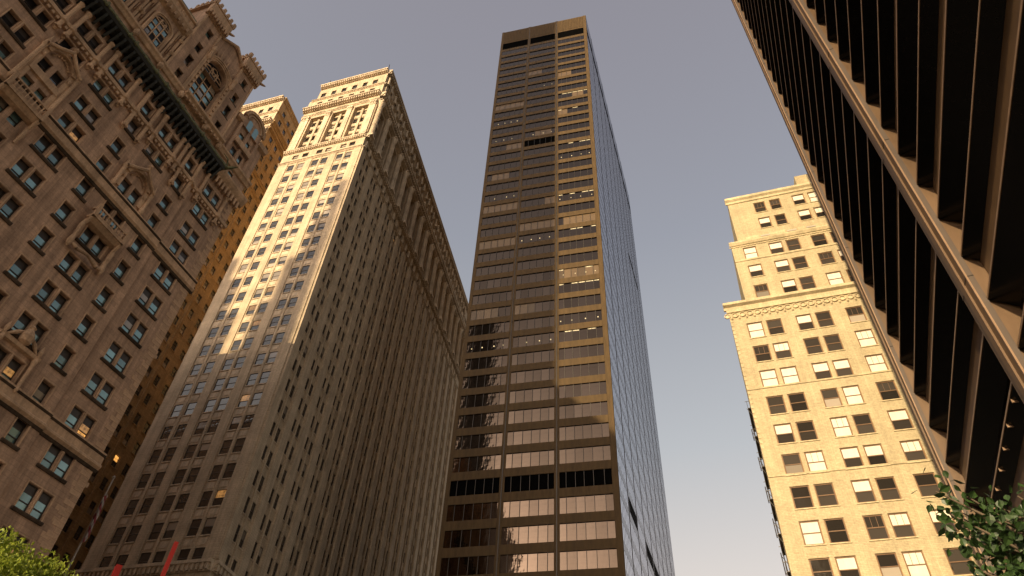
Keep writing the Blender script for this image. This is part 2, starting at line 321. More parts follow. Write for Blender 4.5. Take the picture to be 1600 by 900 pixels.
#PART2
# ================================================================ dark glass tower (centre)
def dark_tower():
    A = Vector((17.207, 89.165, 0)); rt = root('glass_tower', A.x, A.y, 'tall dark bronze glass office tower standing alone in the centre against the sky', 'skyscraper')
    fr = Fac(rt, A.x, A.y, 106); sd = Fac(rt, A.x, A.y, 20)
    zf = lambda k: 38.0 + 4.02 * k - 0.0014 * k * k
    H = 2.6; bays = [[.9, 2.0, 3.6, 5.0, 6.3, 7.7, 8.7], [9.5, 10.4, 11.8, 13.2, 14.6, 16.1, 17.1], [17.9, 18.9, 20.3, 21.7, 23.1, 24.6, 25.7]]
    K0, K1 = -9, 39
    panel = {}
    def box_mesh(key, w, d, h, mat):
        if key not in panel:
            m = MB().box(0, w, -d, 0, 0, h).mesh(key[0]); m.materials.append(mat); panel[key] = m
        return panel[key]
    pm = {m: MB() for m in ('bronze_glass', 'black', 'bronze_light')}
    lights = MB()
    rnd = random.Random(3)
    light_rows = {(0, 17): (0, 5), (0, 20): (0, 5), (0, 23): (1, 3), (0, 26): (3, 5), (0, 12): (0, 3), (0, 31): (0, 5), (1, 18): (0, 5), (2, 18): (1, 5), (2, 34): (0, 2), (1, 12): (0, 2), (2, 14): (0, 5), (1, 35): (0, 2), (2, 31): (3, 4), (1, 27): (2, 4), (2, 29): (0, 1), (1, 20): (4, 5)}
    for k in range(K0, K1 + 1):
        z = zf(k)
        for b, e in enumerate(bays):
            W = e[-1] - e[0]
            zl = zf(k - 1) + H
            hh = round(z - zl, 2)
            fr.put('spandrel_panel', box_mesh(('spandrel_panel', b, hh), W, 0.12, z - zl, M['spandrel']), M['spandrel'], -e[-1], 0, zl)
            for j in range(6):
                lit = light_rows.get((2 - b, k))
                dark = (k == 3) or (k == 26 and b == 1)
                mat = 'black' if dark else ('bronze_light' if (lit and lit[0] <= 5 - j <= lit[1]) else 'bronze_glass')
                if -1 <= k <= 14:
                    g = round(e[j + 1] - e[j] - .05, 2); tilt = rnd.choice((0, 1, 2))
                    key = ('pane', g, mat, tilt)
                    if key not in panel:
                        y = -0.02 + 0.004 * tilt
                        mb = MB(); mb.face([(0, -.01, 0), (g, -.01 + 0.002 * (tilt - 1), 0), (g, -.01, H), (0, -.01 - 0.002 * (tilt - 1), H)])
                        panel[key] = mb.mesh('pane'); panel[key].materials.append(M[mat])
                    fr.put('pane', panel[key], M[mat], -e[j + 1] + .025, -0.06, z)
                else:
                    pm[mat].face([(-e[j + 1] + .025, .06, z), (-e[j] - .025, .06 , z), (-e[j] - .025, .06, z + H), (-e[j + 1] + .025, .06, z + H)])
                if b == 0 and not dark and k > 6 and k in (10, 13, 14, 17, 20, 25, 29, 31) and rnd.random() < .6: lights.box(-e[j + 1] + .1, -e[j] - .1, .03, .045, z + H - .26, z + H - .06)
    for s0, s1, k in ((19, 24.5, 29), (18.5, 25, 21), (18.5, 25.2, 10), (9.8, 16.8, 10), (10.2, 16.5, 17), (1.2, 8.6, 11), (1.2, 8.6, 14), (10, 16, 27), (20, 25, 27), (1, 8.6, 20), (1, 8.6, 24), (10, 14, 33)):
        s = s0 + .4
        while s < s1: lights.box(-s - .08, -s + .10, .03, .045, zf(k) + .9, zf(k) + 1.15); s += 1.6 + rnd.random() * 1.2
    for mat, mb in pm.items():
        if mb.f: tag(fr.put('pane', mb, M[mat]), kind='stuff')
    tag(fr.put('ceiling_light', lights, M['lamp_white']), kind='stuff')
    bot = GZ
    for s0, s1 in ((0, .9), (8.7, 9.5), (17.1, 17.9), (25.7, 26.4)):
        mb = MB(); mb.fbox(-s1, -s0, -.12, .05, bot, 208.5)
        p = fr.put('pier', mb, M['spandrel'])
        if 8 < s0 < 20:
            q = MB(); q.fbox(-(s0 + s1) / 2 - .07, -(s0 + s1) / 2 + .07, .05, .14, bot, 208.4); link('joint_cover', q.mesh('joint_cover'), M['mullion'], p)
    for b in bays:
        for x in b[1:-1]: fr.put('mullion', MB().fbox(-x - .03, -x + .03, -.05, .07, bot, 196.6), M['mullion'])
    for b, e in enumerate(bays):
        fr.put('louvre_slot', MB().fbox(-e[-1], -e[0], -.12, -.08, 196.6, 200.5), M['black'])
        top = MB().fbox(-e[-1], -e[0], -.12, 0, 200.5, 208.4); top.fbox(-e[-1], -e[0], -.12, 0, zf(39) + H, 196.6)
        t = fr.put('crown_panel', top, M['spandrel'])
        rb = MB(); x = e[0] + .25
        while x < e[-1] - .1: rb.fbox(-x - .06, -x + .06, 0, .16, 201.2, 208.0); x += .48
        tag(link('rib', rb.mesh('rib'), M['spandrel'], t), kind='stuff')
    # long side
    L = 72.0; nb = 9; sp = MB(); gl = MB(); bl = MB(); ml = MB(); pw = L / nb
    for k in range(K0, K1 + 1):
        z = zf(k); zl = zf(k - 1) + H
        for b in range(nb):
            a, c = b * pw + .45, (b + 1) * pw - .45
            sp.box(a, c, -.004, .12, zl, z)
            tgt = bl if (k == 3 and b in (1, 3, 4)) or (k == 28 and b in (6, 7)) else gl
            tgt.face([(a, .012, z), (c, .012, z), (c, .012, z + H), (a, .012, z + H)])
    for b in range(nb):
        a, c = b * pw + .45, (b + 1) * pw - .45; sp.box(a, c, 0, .12, 200.5, 208.4); sp.box(a, c, 0, .12, zf(39) + H, 196.6); bl.box(a, c, .45, .5, 196.6, 200.5)
        for j in range(1, 6): x = a + (c - a) * j / 6; ml.box(x - .03, x + .03, -.012, .05, bot, 196.6)
    tag(sd.put('spandrel_panel', sp, M['side_panel']), kind='stuff'); tag(sd.put('pane', gl, M['side_glass']), kind='stuff')
    tag(sd.put('louvre', bl, M['black']), kind='stuff'); tag(sd.put('mullion', ml, M['mullion']), kind='stuff')
    for b in range(nb + 1):
        x = b * pw; sd.put('pier', MB().fbox(max(x - .45, 0.01), min(x + .45, L), -.12, .02, bot, 208.5), M['side_panel'] if b else M['spandrel'])
        if 0 < b < nb: sd.put('joint_cover', MB().fbox(x - .16, x + .16, .02, .06, bot, 208.4), M['mullion'])
    B = A + dirv(-74) * 26.4; C = B + dirv(20) * L; D = A + dirv(20) * L
    body(rt, [A - fr.n * .13, B - fr.n * .13, C, D], GZ, 208.3, M['spandrel'], skip=(3,))
dark_tower()

# ================================================================ pale stone office building with two wings, the taller part of the left centre
def cornice(f, u0, u1, z, h, p, mat, name='cornice', ret=0, dent=None, dmat=None, dz=None):
    """stepped moulding; ret: how far it runs round the corner"""
    mb = MB(); mb.extr([(-.02, z), (p * .35, z), (p * .35, z + h * .25), (p * .6, z + h * .35), (p * .6, z + h * .6), (p, z + h * .7), (p, z + h), (-.02, z + h)], u0 - ret, u1 + ret)
    o = f.put(name, mb, mat)
    if dent:
        d = MB(); x = u0 + .2
        while x < u1 - .2: d.fbox(x, x + dent * .5, p * .3, p * .85, z + h * .08, z + h * .68); x += dent
        tag(link('dentil', d.mesh('dentil'), mat, o), kind='stuff')
    return o
def pale_wing(rt, P, sw, sl, near=True, seed=1):
    rnd = random.Random(seed)
    f = Fac(rt, P.x, P.y, 109); g = Fac(rt, P.x, P.y, 12.8); C, T = M['cream'], M['cream_trim']
    sill = [123.8 - 4.08 * k for k in range(0, 31)]; Hh = 2.4
    cols = [(2.2, 3.65), (4.4, 5.85), (8.15, 9.65), (10.45, 11.95), (14.05, 15.55), (16.6, 18.1)]
    holes = []
    def pn():
        r = rnd.random()
        return M['eqblind'] if r < .36 else M['eqglass']
    for z in sill:
        if z < 0: continue
        for a, b in cols:
            a -= .06; b += .06; holes.append((-b, -a, z, z + Hh)); low = z < 85
            pa = M['eqglass'] if low and rnd.random() < .7 else pn()
            if low and rnd.random() < .025: pa = M['lit_dim']
            win(f, -b, -a, z, z + Hh, -.13, M['sash'], (pa, pn() if not low else M['eqglass']))
    # belt windows, colonnade storeys, attic
    for a, b in cols: holes.append((-b, -a, 128.7, 130.2)); win(f, -b, -a, 128.7, 130.2, -.3, M['sash'], (pn(), M['eqglass']))
    at = [(2.3, 3.7), (5.2, 6.5), (8.1, 9.5), (11.1, 12.5), (14.1, 15.4), (17.0, 18.4)]
    for a, b in at:
        for z, h in ((152.3, 1.9), (156.6, 2.0)): holes.append((-b, -a, z, z + h)); win(f, -b, -a, z, z + h, -.3, M['sash'], (pn(), M['eqglass']))
    bayo = [(2.3, 6.1), (8.3, 12.1), (14.3, 18.1)]
    mb = MB()
    wall(mb, -sw, 0, GZ, 155.5, [h for h in holes if h[3] < 155.5] + [(-b, -a, 133.2, 146.4) for a, b in bayo], .35)
    wall(mb, -min(sw, 19.2), 0, 155.5, 162.2, [h for h in holes if h[2] > 155.5], .3)
    f.put('front_wall', mb, C)
    for a, b in bayo:
        bw = MB(); hh = []
        for z in (133.7, 137.0, 140.3, 143.6):
            for x0, x1 in ((a + .25, a + 1.7), (b - 1.7, b - .25)): hh.append((-x1, -x0, z, z + 1.9)); win(f, -x1, -x0, z, z + 1.9, -1.15, M['sash'], (pn(), M['eqglass']))
        wall(bw, -b, -a, 133.2, 146.4, hh, .3, -.9)
        bw.face([(-b, 0.3, 133.2), (-b, .9, 133.2), (-b, .9, 146.4), (-b, .3, 146.4)]); bw.face([(-a, .3, 146.4), (-a, .9, 146.4), (-a, .9, 133.2), (-a, .3, 133.2)])
        bw.face([(-b, .3, 146.4), (-b, .9, 146.4), (-a, .9, 146.4), (-a, .3, 146.4)]); bw.face([(-a, .3, 133.2), (-a, .9, 133.2), (-b, .9, 133.2), (-b, .3, 133.2)])
        bw.fbox(-(a + b) / 2 - .3, -(a + b) / 2 + .3, -.9, -.6, 133.2, 146.3)
        for z in (135.75, 139.0, 142.4): bw.fbox(-b + .1, -a - .1, -.9, -.78, z, z + 1.1)
        f.put('bay_recess', bw, C)
    for x0, x1 in ((.1, 1.9), (6.5, 8.0), (12.4, 13.9), (18.4, 20.6)):       # pilasters with capitals
        pl = MB(); pl.fbox(-x1 + .15, -x0 - .15, 0, .28, 133.4, 145.4); pl.fbox(-x1, -x0, 0, .4, 132.6, 133.4)
        pl.fbox(-x1 + .05, -x0 - .05, 0, .36, 145.4, 145.8); pl.fbox(-x1, -x0, 0, .5, 146.5, 147.1); pl.fbox(-x1 + .1, -x0 - .1, 0, .34, 145.8, 146.5)
        for q in (x0 + .2, (x0 + x1) / 2, x1 - .2): pl.fbox(-q - .12, -q + .12, .3, .52, 145.9, 146.5)
        f.put('pilaster', pl, T)
    for a, b in bayo: f.put('frieze_slot', MB().fbox(-(a + b) / 2 - 1.3, -(a + b) / 2 + 1.3, .0, .02, 148.2, 148.8), M['black'])
    for x0, x1 in ((0.02, 1.85), (6.15, 7.85), (12.2, 13.8), (18.35, 20.9)): f.put('pier', MB().fbox(-x1, -x0, 0, .16, 34.8, 126.8), C)
    for x in (4.02, 10.05, 16.07): f.put('slender_pier', MB().fbox(-x - .2, -x + .2, 0, .12, 34.8, 126.8), C)
    sm = MB()
    for z in sill:
        if z < 34: continue
        for a, b in cols: sm.fbox(-b - .06, -a + .06, .005, .13, z - .17, z); sm.fbox(-b + .1, -a - .1, .005, .05, z - 1.3, z - .35)
    tag(f.put('sill', sm, T), kind='stuff')
    for z, h, p, e, d in ((33.2, 1.4, .7, 21, .9), (126.9, .6, .45, 21, 0), (131.2, 1.0, .6, 21, .7), (147.4, .5, .35, 21, 0), (149.6, 1.4, 1.1, 21.2, .8), (155.1, .45, .4, 20.4, 0), (160.7, 1.4, .9, 19.2, .7)):
        cornice(f, -min(e, sw + .2), 0, z, h, p, T, dent=(d * .8 if d else None))
    # long side
    nb = int((sl - 1.9) / 5.22); fm = MB(); gm = MB(); hs_ = []; off = [(1.95, 3.1), (3.8, 4.95)]
    if near:
        for z in sill:
            if z < 0: continue
            for b in range(nb):
                for a, c in off:
                    u0, u1 = a + 5.22 * b, c + 5.22 * b; hs_.append((u0, u1, z, z + Hh))
                    if b < 6 and z > 20: win(g, u0, u1, z, z + Hh, -.16, M['sash'], (M['eqglass'] if rnd.random() > .14 else M['eqblind'], M['eqglass'] if rnd.random() > .012 else M['lit_dim']))
                    else: winstuff(fm, gm, u0, u1, z, z + Hh, -.16)
        for b in range(nb):
            for a, c in off:
                u0, u1 = a + 5.22 * b, c + 5.22 * b
                for z, h in ((128.7, 1.5), (152.3, 1.9), (156.6, 2.0)): hs_.append((u0, u1, z, z + h)); winstuff(fm, gm, u0, u1, z, z + h, -.3)
        op = [(1.9 + 5.22 * b, 5.0 + 5.22 * b) for b in range(nb)]
        mb = MB(); wall(mb, 0, sl, GZ, 162.2, hs_ + [(a, c, 133.2, 146.4) for a, c in op], .35); g.put('side_wall', mb, C)
        bk = MB()
        for a, c in op:
            hh = []
            for z in (133.7, 137.0, 140.3, 143.6):
                for x0, x1 in ((a + .15, a + 1.3), (c - 1.3, c - .15)): hh.append((x0, x1, z, z + 2)); winstuff(fm, gm, x0, x1, z, z + 2, -1.1)
            wall(bk, a, c, 133.2, 146.4, hh, .3, -.9)
            bk.face([(a, .35, 133.2), (a, .9, 133.2), (a, .9, 146.4), (a, .35, 146.4)]); bk.face([(c, .35, 146.4), (c, .9, 146.4), (c, .9, 133.2), (c, .35, 133.2)]); bk.face([(a, .35, 146.4), (a, .9, 146.4), (c, .9, 146.4), (c, .35, 146.4)])
        g.put('colonnade_back_wall', bk, C)
        prof = [(.82, 132.6), (.82, 133.1), (.72, 133.3), (.66, 133.6), (.56, 144.7), (.6, 144.8), (.56, 145.0), (.66, 145.5), (.86, 146.4), (.9, 146.5), (.9, 146.9)]
        cm = MB(); cm.lathe(0, -.5, [(r, z - 132.6) for r, z in prof], 16); cm.box(-.85, .85, -1.35, .1, -.5, 0); cm.box(-.85, .85, -1.4, .1, 14.25, 14.6)
        for k in range(9): a = pi * k / 8; cm.box(.6 * cos(a) - .05, .6 * cos(a) + .05, -.5 - .6 * sin(a) - .05, -.5 - .6 * sin(a) + .05, 1.1, 12.0)
        cme = cm.mesh('column')
        for b in range(nb + 1):
            x = .95 if b == 0 else .85 + 5.22 * b
            g.put('column', cme, T, x, 0, 132.6)
            g.put('pier', MB().fbox(0.02 if b == 0 else 5.15 + 5.22 * (b - 1), 1.75 if b == 0 else 5.22 * b + 1.75, 0, .4, 34.8, 126.8), C)
        sp = MB(); or_ = MB()
        for b in range(nb):
            x = 3.45 + 5.22 * b; g.put('slender_pier', MB().fbox(x - .17, x + .17, 0, .24, 34.8, 126.8), C)
            for z in sill:
                if z > 34:
                    sp.fbox(1.8 + 5.22 * b, 5.12 + 5.22 * b, .0, .09, z - .16, z)
            for q in (1.1, 3.45): X = q + 5.22 * b; or_.fbox(X - .35, X + .35, 0, .45, 151.6, 154.9); or_.cyl(X, -.35, 156.4, 159.6, .38, .3, 8); or_.fbox(X - .3, X + .3, 0, .35, 128.2, 130.6)
        tag(g.put('sill', sp, T), kind='stuff'); tag(g.put('wall_ornament', or_, T), kind='stuff')
    else:
        offs = [(1.9, 3.2), (4.7, 5.9), (7.6, 8.8), (10.5, 11.7), (13.4, 14.6)]
        for z in [s for s in sill if s > 0] + [128.2, 132.4, 136.4, 140.4, 144.4, 152.2, 156.2]:
            for j, (a, c) in enumerate(offs):
                hs_.append((a, c, z, z + 2.1))
                if z > 18 and j < 4:
                    lit = z < 70 and rnd.random() < .06; bl = rnd.random() < .4
                    win(g, a, c, z, z + 2.1, -.22, M['sash'], (M['lit'] if lit else M['eqglass'], M['eqblind'] if bl else M['eqglass']))
                else: winstuff(fm, gm, a, c, z, z + 2.1, -.22)
        mb = MB(); wall(mb, 0, sl, GZ, 162.2, hs_, .25); g.put('side_wall', mb, M['tan'])
        sm = MB()
        for h in hs_:
            if h[2] > 18: sm.fbox(h[0] - .1, h[1] + .1, .005, .12, h[2] - .16, h[2])
        tag(g.put('sill', sm, M['tan']), kind='stuff')
        for x in (3.95, 9.7): g.put('pilaster_strip', MB().fbox(x - .22, x + .22, 0, .14, 20, 147), M['tan'])
    for z, h, p, d in ((33.2, 1.4, .7, .9), (126.9, .6, .5, 0), (131.2, 1.0, .9, .75), (147.2, .6, 1.0, 0), (149.4, 1.6, 1.3, .75), (155.1, .5, .5, 0), (160.5, 1.7, 1.0, .7)):
        cornice(g, 0 if near else 0, sl, z, h, p if near else p * .5, T if near else M['tan'], ret=0, dent=(d or None) if near else None)
    if fm.f: tag(g.put('window', fm, M['sash']), kind='stuff'); tag(g.put('pane', gm, M['eqglass']), kind='stuff')
    B = P + dirv(-71) * sw; Cc = B + dirv(12.8) * sl; D = P + dirv(12.8) * sl
    body(rt, [P - f.n * .4 - g.n * .4, B - f.n * .4, Cc, D - g.n * .4], GZ, 155.4, M['tan'], 'rear_walls', skip=(0, 3) if near else (0, 3))
    B2 = P + dirv(-71) * min(sw, 19.2)
    body(rt, [P - f.n * .01 - g.n * .01, B2, B2 + dirv(12.8) * sl, D - g.n * .01], 155.3, 162.1, M['cream'], 'attic_walls', skip=(0, 3))
    return f, g
PE = Vector((-35.16, 86.81, 0))
r1 = root('stone_office_building', PE.x, PE.y, 'tall pale stone office building beside the dark glass tower, colonnade near its roof', 'building')
f1, g1 = pale_wing(r1, PE, 21.0, 91.6, True, 1)
# roof structures, antennas, netting
pb = MB(); pb.fbox(-15.5, -3.5, -7, -1.0, 162.1, 164.2); pb.fbox(-15.7, -3.3, -7.2, -.8, 164.2, 164.6); f1.put('roof_parapet', pb, M['cream_trim'])
for u, h, le in ((-.7, 5.2, -1.0), (-17.6, 5.0, -1.8), (-7.0, 2.6, -.5), (-9.2, 2.4, -.5)):
    f1.put('antenna', MB().tube([(u, .8, 162), (u + le * .5, .8, 162 + h)], [.16, .09], 6), M['mullion'])
nm = MB(); rn = random.Random(5)
for i in range(60):
    x = -7.2 + rn.random() * 6.2; z = 164.0 - abs(x + 5) * .22 + rn.random() * .5; r = .18 + rn.random() * .3
    a, b, c = [Vector((x + (rn.random() - .5) * 2 * r * 2, .6 + rn.random(), z + (rn.random() - .5) * 2 * r)) for _ in range(3)]; nm.face([a, b, c])
tag(f1.put('safety_netting', nm, M['netting']), kind='stuff')
P3 = PE + dirv(-71) * 30.4
r3 = root('stone_office_building', P3.x, P3.y, 'second wing of the pale stone building, amber sun glow in its side wall colour, past the brown gothic building', 'building')
f3, g3 = pale_wing(r3, P3, 22.0, 30.0, False, 2)
f3.put('roof_parapet', MB().fbox(-16, -3.2, -6, -.8, 162.1, 164.6), M['cream_trim'])

# ================================================================ brown gothic building (left)
def gothic():
    P = Vector((-38.339, 51.24, 0)); rt = root('gothic_building', P.x, P.y, 'brown carved gothic office building filling the left edge, with green copper cornice and crenellated turrets', 'building')
    f = Fac(rt, P.x, P.y, 20.4); B, T = M['brown'], M['brown_trim']; rnd = random.Random(11)
    U0, U1 = -33.0, 5.7; D = .48
    fl = [-9.7 + 3.74 * 0, ] ; sills = [1.45 + 3.74 * i for i in range(0, 14)]       # .. 50.07
    sills = [s for s in sills]                                                          # 23.9 27.6 31.4 35.1 38.8 42.6 46.3 50.05
    pair = lambda c: [(c - 1.3, c - .2), (c + .2, c + 1.3)]
    sing = lambda c: [(c - .58, c + .58)]
    wings = {2.2: pair, -2.4: sing, -6.35: pair, -10.1: sing, -14.45: pair, -18.95: pair, -23.3: pair, -27.7: sing, -31.2: pair}
    holes = []; Hh = 2.15
    def w1(a, b, z0, z1, lit=0.0, name='window'):
        holes.append((a, b, z0, z1)); r = rnd.random()
        p1 = M['teal']; p2 = M['teal']
        if r < lit: p1, p2 = M['lit_dim'], (M['lit'] if rnd.random() < .5 else M['teal'])
        elif rnd.random() < .10: p1 = M['eqblind']
        if z0 > 55 and a < -17: p1, p2 = M['dark_room'], M['eqglass']
        return win(f, a, b, z0, z1, -.2, M['brown_frame'], (p1, p2), 'deep' if z1 - z0 > 1.75 else 'sash')
    frames = []
    for z in sills + [53.85, 57.25]:
        if z < 0: continue
        for c, fn in wings.items():
            if c == -18.95 and z > 47: continue
            if c == -6.35 and z > 52: continue
            hh = Hh if z < 53 else 1.9
            if z == 53.85: z_ = 54.0
            else: z_ = z
            ws = fn(c)
            for a, b in ws: w1(a, b, z_, z_ + hh, .32 if z < 33 else (.15 if z < 38 else .02))
            frames.append((ws[0][0], ws[-1][1], z_, z_ + hh, len(ws)))
    # storey with colonnettes (61-68)
    col2 = []
    for c in (2.2, -6.35, -14.45, -18.95, -23.3, -31.2):
        for a, b in pair(c): w1(a + .05, b - .05, 60.9, 62.6); w1(a + .05, b - .05, 64.4, 66.3)
        frames.append((c - 1.3, c + 1.3, 60.9, 62.6, 2)); frames.append((c - 1.3, c + 1.3, 64.4, 66.3, 2))
    for c in (-2.4, -10.1, -27.7):
        w1(c - .55, c + .55, 60.9, 62.9); w1(c - .55, c + .55, 64.6, 66.4); frames.append((c - .6, c + .6, 60.9, 62.9, 1)); frames.append((c - .6, c + .6, 64.6, 66.4, 1))
    # ornate bay at -18.95
    for c in (-18.95,):
        for a, b in pair(c): w1(a + .05, b - .05, 50.0, 51.7); w1(a + .05, b - .05, 54.0, 55.4); w1(a + .05, b - .05, 57.1, 58.7)
    for a, b in pair(-6.35): w1(a, b, 54.2, 56.3)
    # above the copper cornice
    for c, q in ((-10.0, .4), (-6.95, .42), (-5.35, .42), (-2.3, .42), (1.65, .45), (2.95, .45), (-13.6, .4), (-16.2, .4)): w1(c - q, c + q, 69.9, 71.3)
    for z, h in ((72.9, 1.7), (76.0, 2.1), (79.5, 1.8), (83.3, 1.7)): w1(-10.45, -9.55, z, z + h); frames.append((-10.45, -9.55, z, z + h, 1))
    for z, h in ((73.2, 1.8), (76.7, 2.1), (80.0, 1.9), (84.0, 1.6)): w1(-2.75, -1.85, z, z + h); frames.append((-2.75, -1.85, z, z + h, 1))
    for a, b in ((1.2, 2.1), (2.5, 3.4)): w1(a, b, 73.3, 75.1); w1(a, b, 76.8, 78.2)
    mb = MB(); wall(mb, U0, -.7, GZ, 79.4, [h for h in holes if h[0] < -.7 and h[3] < 79.4] + [(-7.84, -4.36, 73.05, 79.395)], D, 0.22)
    wall(mb, -.7, U1, GZ, 79.4, [h for h in holes if h[0] > -.7 and h[3] < 79.4], D, 0.0)
    mb.face([(-.7, -.22, GZ), (-.7, 0, GZ), (-.7, 0, 79.4), (-.7, -.22, 79.4)])
    f.put('wall', mb, B)
    # window surrounds and sills (individual)
    for a, b, z0, z1, k in frames:
        n = .22 if a < -.7 else 0.0
        if z1 > 72: n = .22
        fr = MB(); t = .1
        fr.fbox(a - t - .05, a - .05, n, n + .07, z0, z1 + t + .05); fr.fbox(b + .05, b + t + .05, n, n + .07, z0, z1 + t + .05); fr.fbox(a - .05, b + .05, n, n + .069, z1 + .05, z1 + t + .05)
        if k == 2:
            m = (a + b) / 2; fr.fbox(m - .07, m + .07, n, n + .08, z0, z1 + .05); fr.fbox(m - .17, m - .13, n, n + .03, z0, z1); fr.fbox(m + .13, m + .17, n, n + .03, z0, z1)
        f.put('window_surround', fr, T)
        f.put('sill', MB().extr([(n - .02, z0 - .28), (n + .12, z0 - .28), (n + .22, z0 - .12), (n + .22, z0 - .02), (n - .02, z0 - .02)], a - .28, b + .28), M['brown_soot_shade'])
    # belts
    def belt(z, u0, u1, n):
        f.put('belt_course', MB().extr([(n, z - .55), (n + .18, z - .55), (n + .40, z - .3), (n + .40, z - .12), (n + .28, z), (n + .2, z + .05), (n + .2, z + .85), (n + .34, z + .92), (n + .34, z + 1.08), (n, z + 1.08)], u0, u1), T)
        f.put('drip_moulding', MB().extr([(n, z - .78), (n + .1, z - .78), (n + .26, z - .56), (n, z - .56)], u0, u1), M['brown_soot_shade']); f.put('drip_moulding', MB().extr([(n + .19, z + .74), (n + .25, z + .74), (n + .36, z + .90), (n + .2, z + .90)], u0, u1), M['brown_soot_shade'])  # dark strips stand for the shade below the belt's edges
    for z in (30.4, 52.9): belt(z, U0, -.72, .22); belt(z, -.72, U1 + .25, 0.0)
    # drip string below colonnettes
    for u0, u1, n in ((U0, -.72, .22), (-.72, U1 + .2, 0)):
        f.put('string_course', MB().extr([(n, 63.3), (n + .35, 63.45), (n + .35, 63.9), (n + .2, 64.1), (n, 64.1)], u0, u1), T)
        dt = MB(); x = u0 + .2
        while x < u1 - .3: dt.fbox(x, x + .28, n, n + .3, 62.95, 63.3); x += .56
        tag(f.put('dentil', dt, T), kind='stuff')
    def colonnette(u, z0, z1, n=.22, r=.22):
        m = MB(); y = -n - .18
        m.lathe(u, y, [(.02, z0 - .75), (.2, z0 - .6), (.12, z0 - .45), (.3, z0 - .2), (.34, z0), (.24, z0 + .1), (r, z0 + .3), (r, z1 - .5), (r + .06, z1 - .4), (r, z1 - .3), (r + .14, z1), (0.02, z1 + .02)], 10)
        if z0 < 63 < z1: m.lathe(u, y, [(r, 63.3), (r + .16, 63.45), (r + .16, 63.95), (r, 64.15)], 10)
        for k in range(4): m.box(u - .3 + .16 * k, u - .2 + .16 * k, y - .34, y - .16, z0 - .5 + .07 * (k % 2), z0 - .28 + .07 * (k % 2))
        f.put('colonnette', m, T)
    for u in (-21.5, -20.45, -17.1, -16.05, -12.75, -8.05, -4.1, -4.9 + 0, -25.6, -24.6): colonnette(u, 62.5, 67.2)
    for u in (-11.05, -9.05, -3.35, -1.35): colonnette(u, 61.0, 67.5)
    for u in (.3, 4.1): colonnette(u, 62.6, 67.2, 0.0)
    # copper cornice with brackets
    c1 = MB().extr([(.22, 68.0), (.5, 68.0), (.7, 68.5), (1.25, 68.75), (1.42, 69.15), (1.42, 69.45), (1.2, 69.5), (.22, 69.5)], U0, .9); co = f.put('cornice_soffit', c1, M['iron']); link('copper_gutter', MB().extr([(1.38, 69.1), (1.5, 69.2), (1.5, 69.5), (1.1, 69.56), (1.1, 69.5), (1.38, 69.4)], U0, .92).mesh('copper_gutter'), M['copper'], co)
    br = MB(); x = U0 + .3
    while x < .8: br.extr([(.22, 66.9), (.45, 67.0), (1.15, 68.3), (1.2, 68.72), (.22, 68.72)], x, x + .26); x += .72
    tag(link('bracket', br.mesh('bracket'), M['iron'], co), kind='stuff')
    kn = MB()
    for u in (-21.4, -20.3, -16.8, -15.8, -12.4, -10.7, -8.6, -7.8, -3.9, -2.8): kn.lathe(u, -1.45, [(.02, 68.95), (.2, 69.1), (.24, 69.35), (.12, 69.5), (.16, 69.7), (.02, 69.85)], 8)
    link('cornice_boss', kn.mesh('cornice_boss'), M['copper'], co)
    gr = MB(); gr.tube([(.9, -.6, 69.3), (1.3, -1.6, 69.5), (1.6, -2.5, 69.7)], [.3, .22, .08], 8); gr.tube([(1.2, -1.2, 69.5), (.6, -1.5, 70.4), (-.2, -1.2, 70.9)], [.12, .09, .02], 6); gr.tube([(1.2, -1.2, 69.5), (1.9, -1.2, 70.2), (2.6, -.9, 70.4)], [.12, .09, .02], 6)
    f.put('gargoyle', gr, M['copper'])
    f.put('cornice', MB().extr([(0, 68.2), (.3, 68.3), (.7, 68.9), (.85, 69.3), (.85, 69.6), (0, 69.7)], .92, U1 + .8), T)
    bl = MB(); x = 1.2
    while x < U1: bl.fbox(x, x + .3, 0, .5, 67.2, 68.4); x += .62
    tag(f.put('corbel', bl, T), kind='stuff')
    # second cornice with masks
    for u0, u1, n, p in ((-12.0, -8.2, .22, .5), (-8.2, -.72, .22, .95), (-.72, U1 + .4, 0, .6), (U0, -12.0, .22, .55)):
        f.put('cornice', MB().extr([(n, 71.7), (n + p * .4, 71.8), (n + p * .7, 72.2), (n + p, 72.4), (n + p, 72.75), (n, 72.9)], u0, u1), T)
    mk = MB()
    for u in (-8.4, -3.75, -.9, -12.2, -16.3):
        mk.lathe(u, -.6, [(.02, 71.0), (.26, 71.2), (.36, 71.6), (.3, 72.0), (.12, 72.3), (.02, 72.4)], 8)
        for s_ in (-.2, .2): mk.lathe(u + s_, -.75, [(.02, 71.3), (.12, 71.45), (.02, 71.7)], 6)
    f.put('carved_mask', mk, T)
    dk = MB(); x = -8.0
    while x < -.9: dk.fbox(x, x + .3, .3, .9, 71.75, 72.25); x += .62
    tag(f.put('dentil', dk, T), kind='stuff')
    # turrets
    def turret(u0, u1, z0, z1, n, d):
        hw = [h for h in holes if u0 < h[0] < u1 and h[2] > 79.4]
        m = MB(); wall(m, u0, u1, 72.9, z1, [h for h in holes if u0 < h[0] < u1 and h[2] > 72.5], .5, n); m.box(u0, u1, d, d + .1, 72.9, z1)
        m.face([(u0, -n, z0), (u0, d, z0), (u0, d, z1), (u0, -n, z1)][::-1]); m.face([(u1, -n, z0), (u1, d, z0), (u1, d, z1), (u1, -n, z1)]); m.face([(u0, -n, z1), (u1, -n, z1), (u1, d, z1), (u0, d, z1)])
        o = f.put('turret', m, B)
        e = MB()
        for x in (u0, u1 - .28): e.fbox(x, x + .28, n, n + .1, 73, z1 - 2.8)
        hz = z1 - 2.9
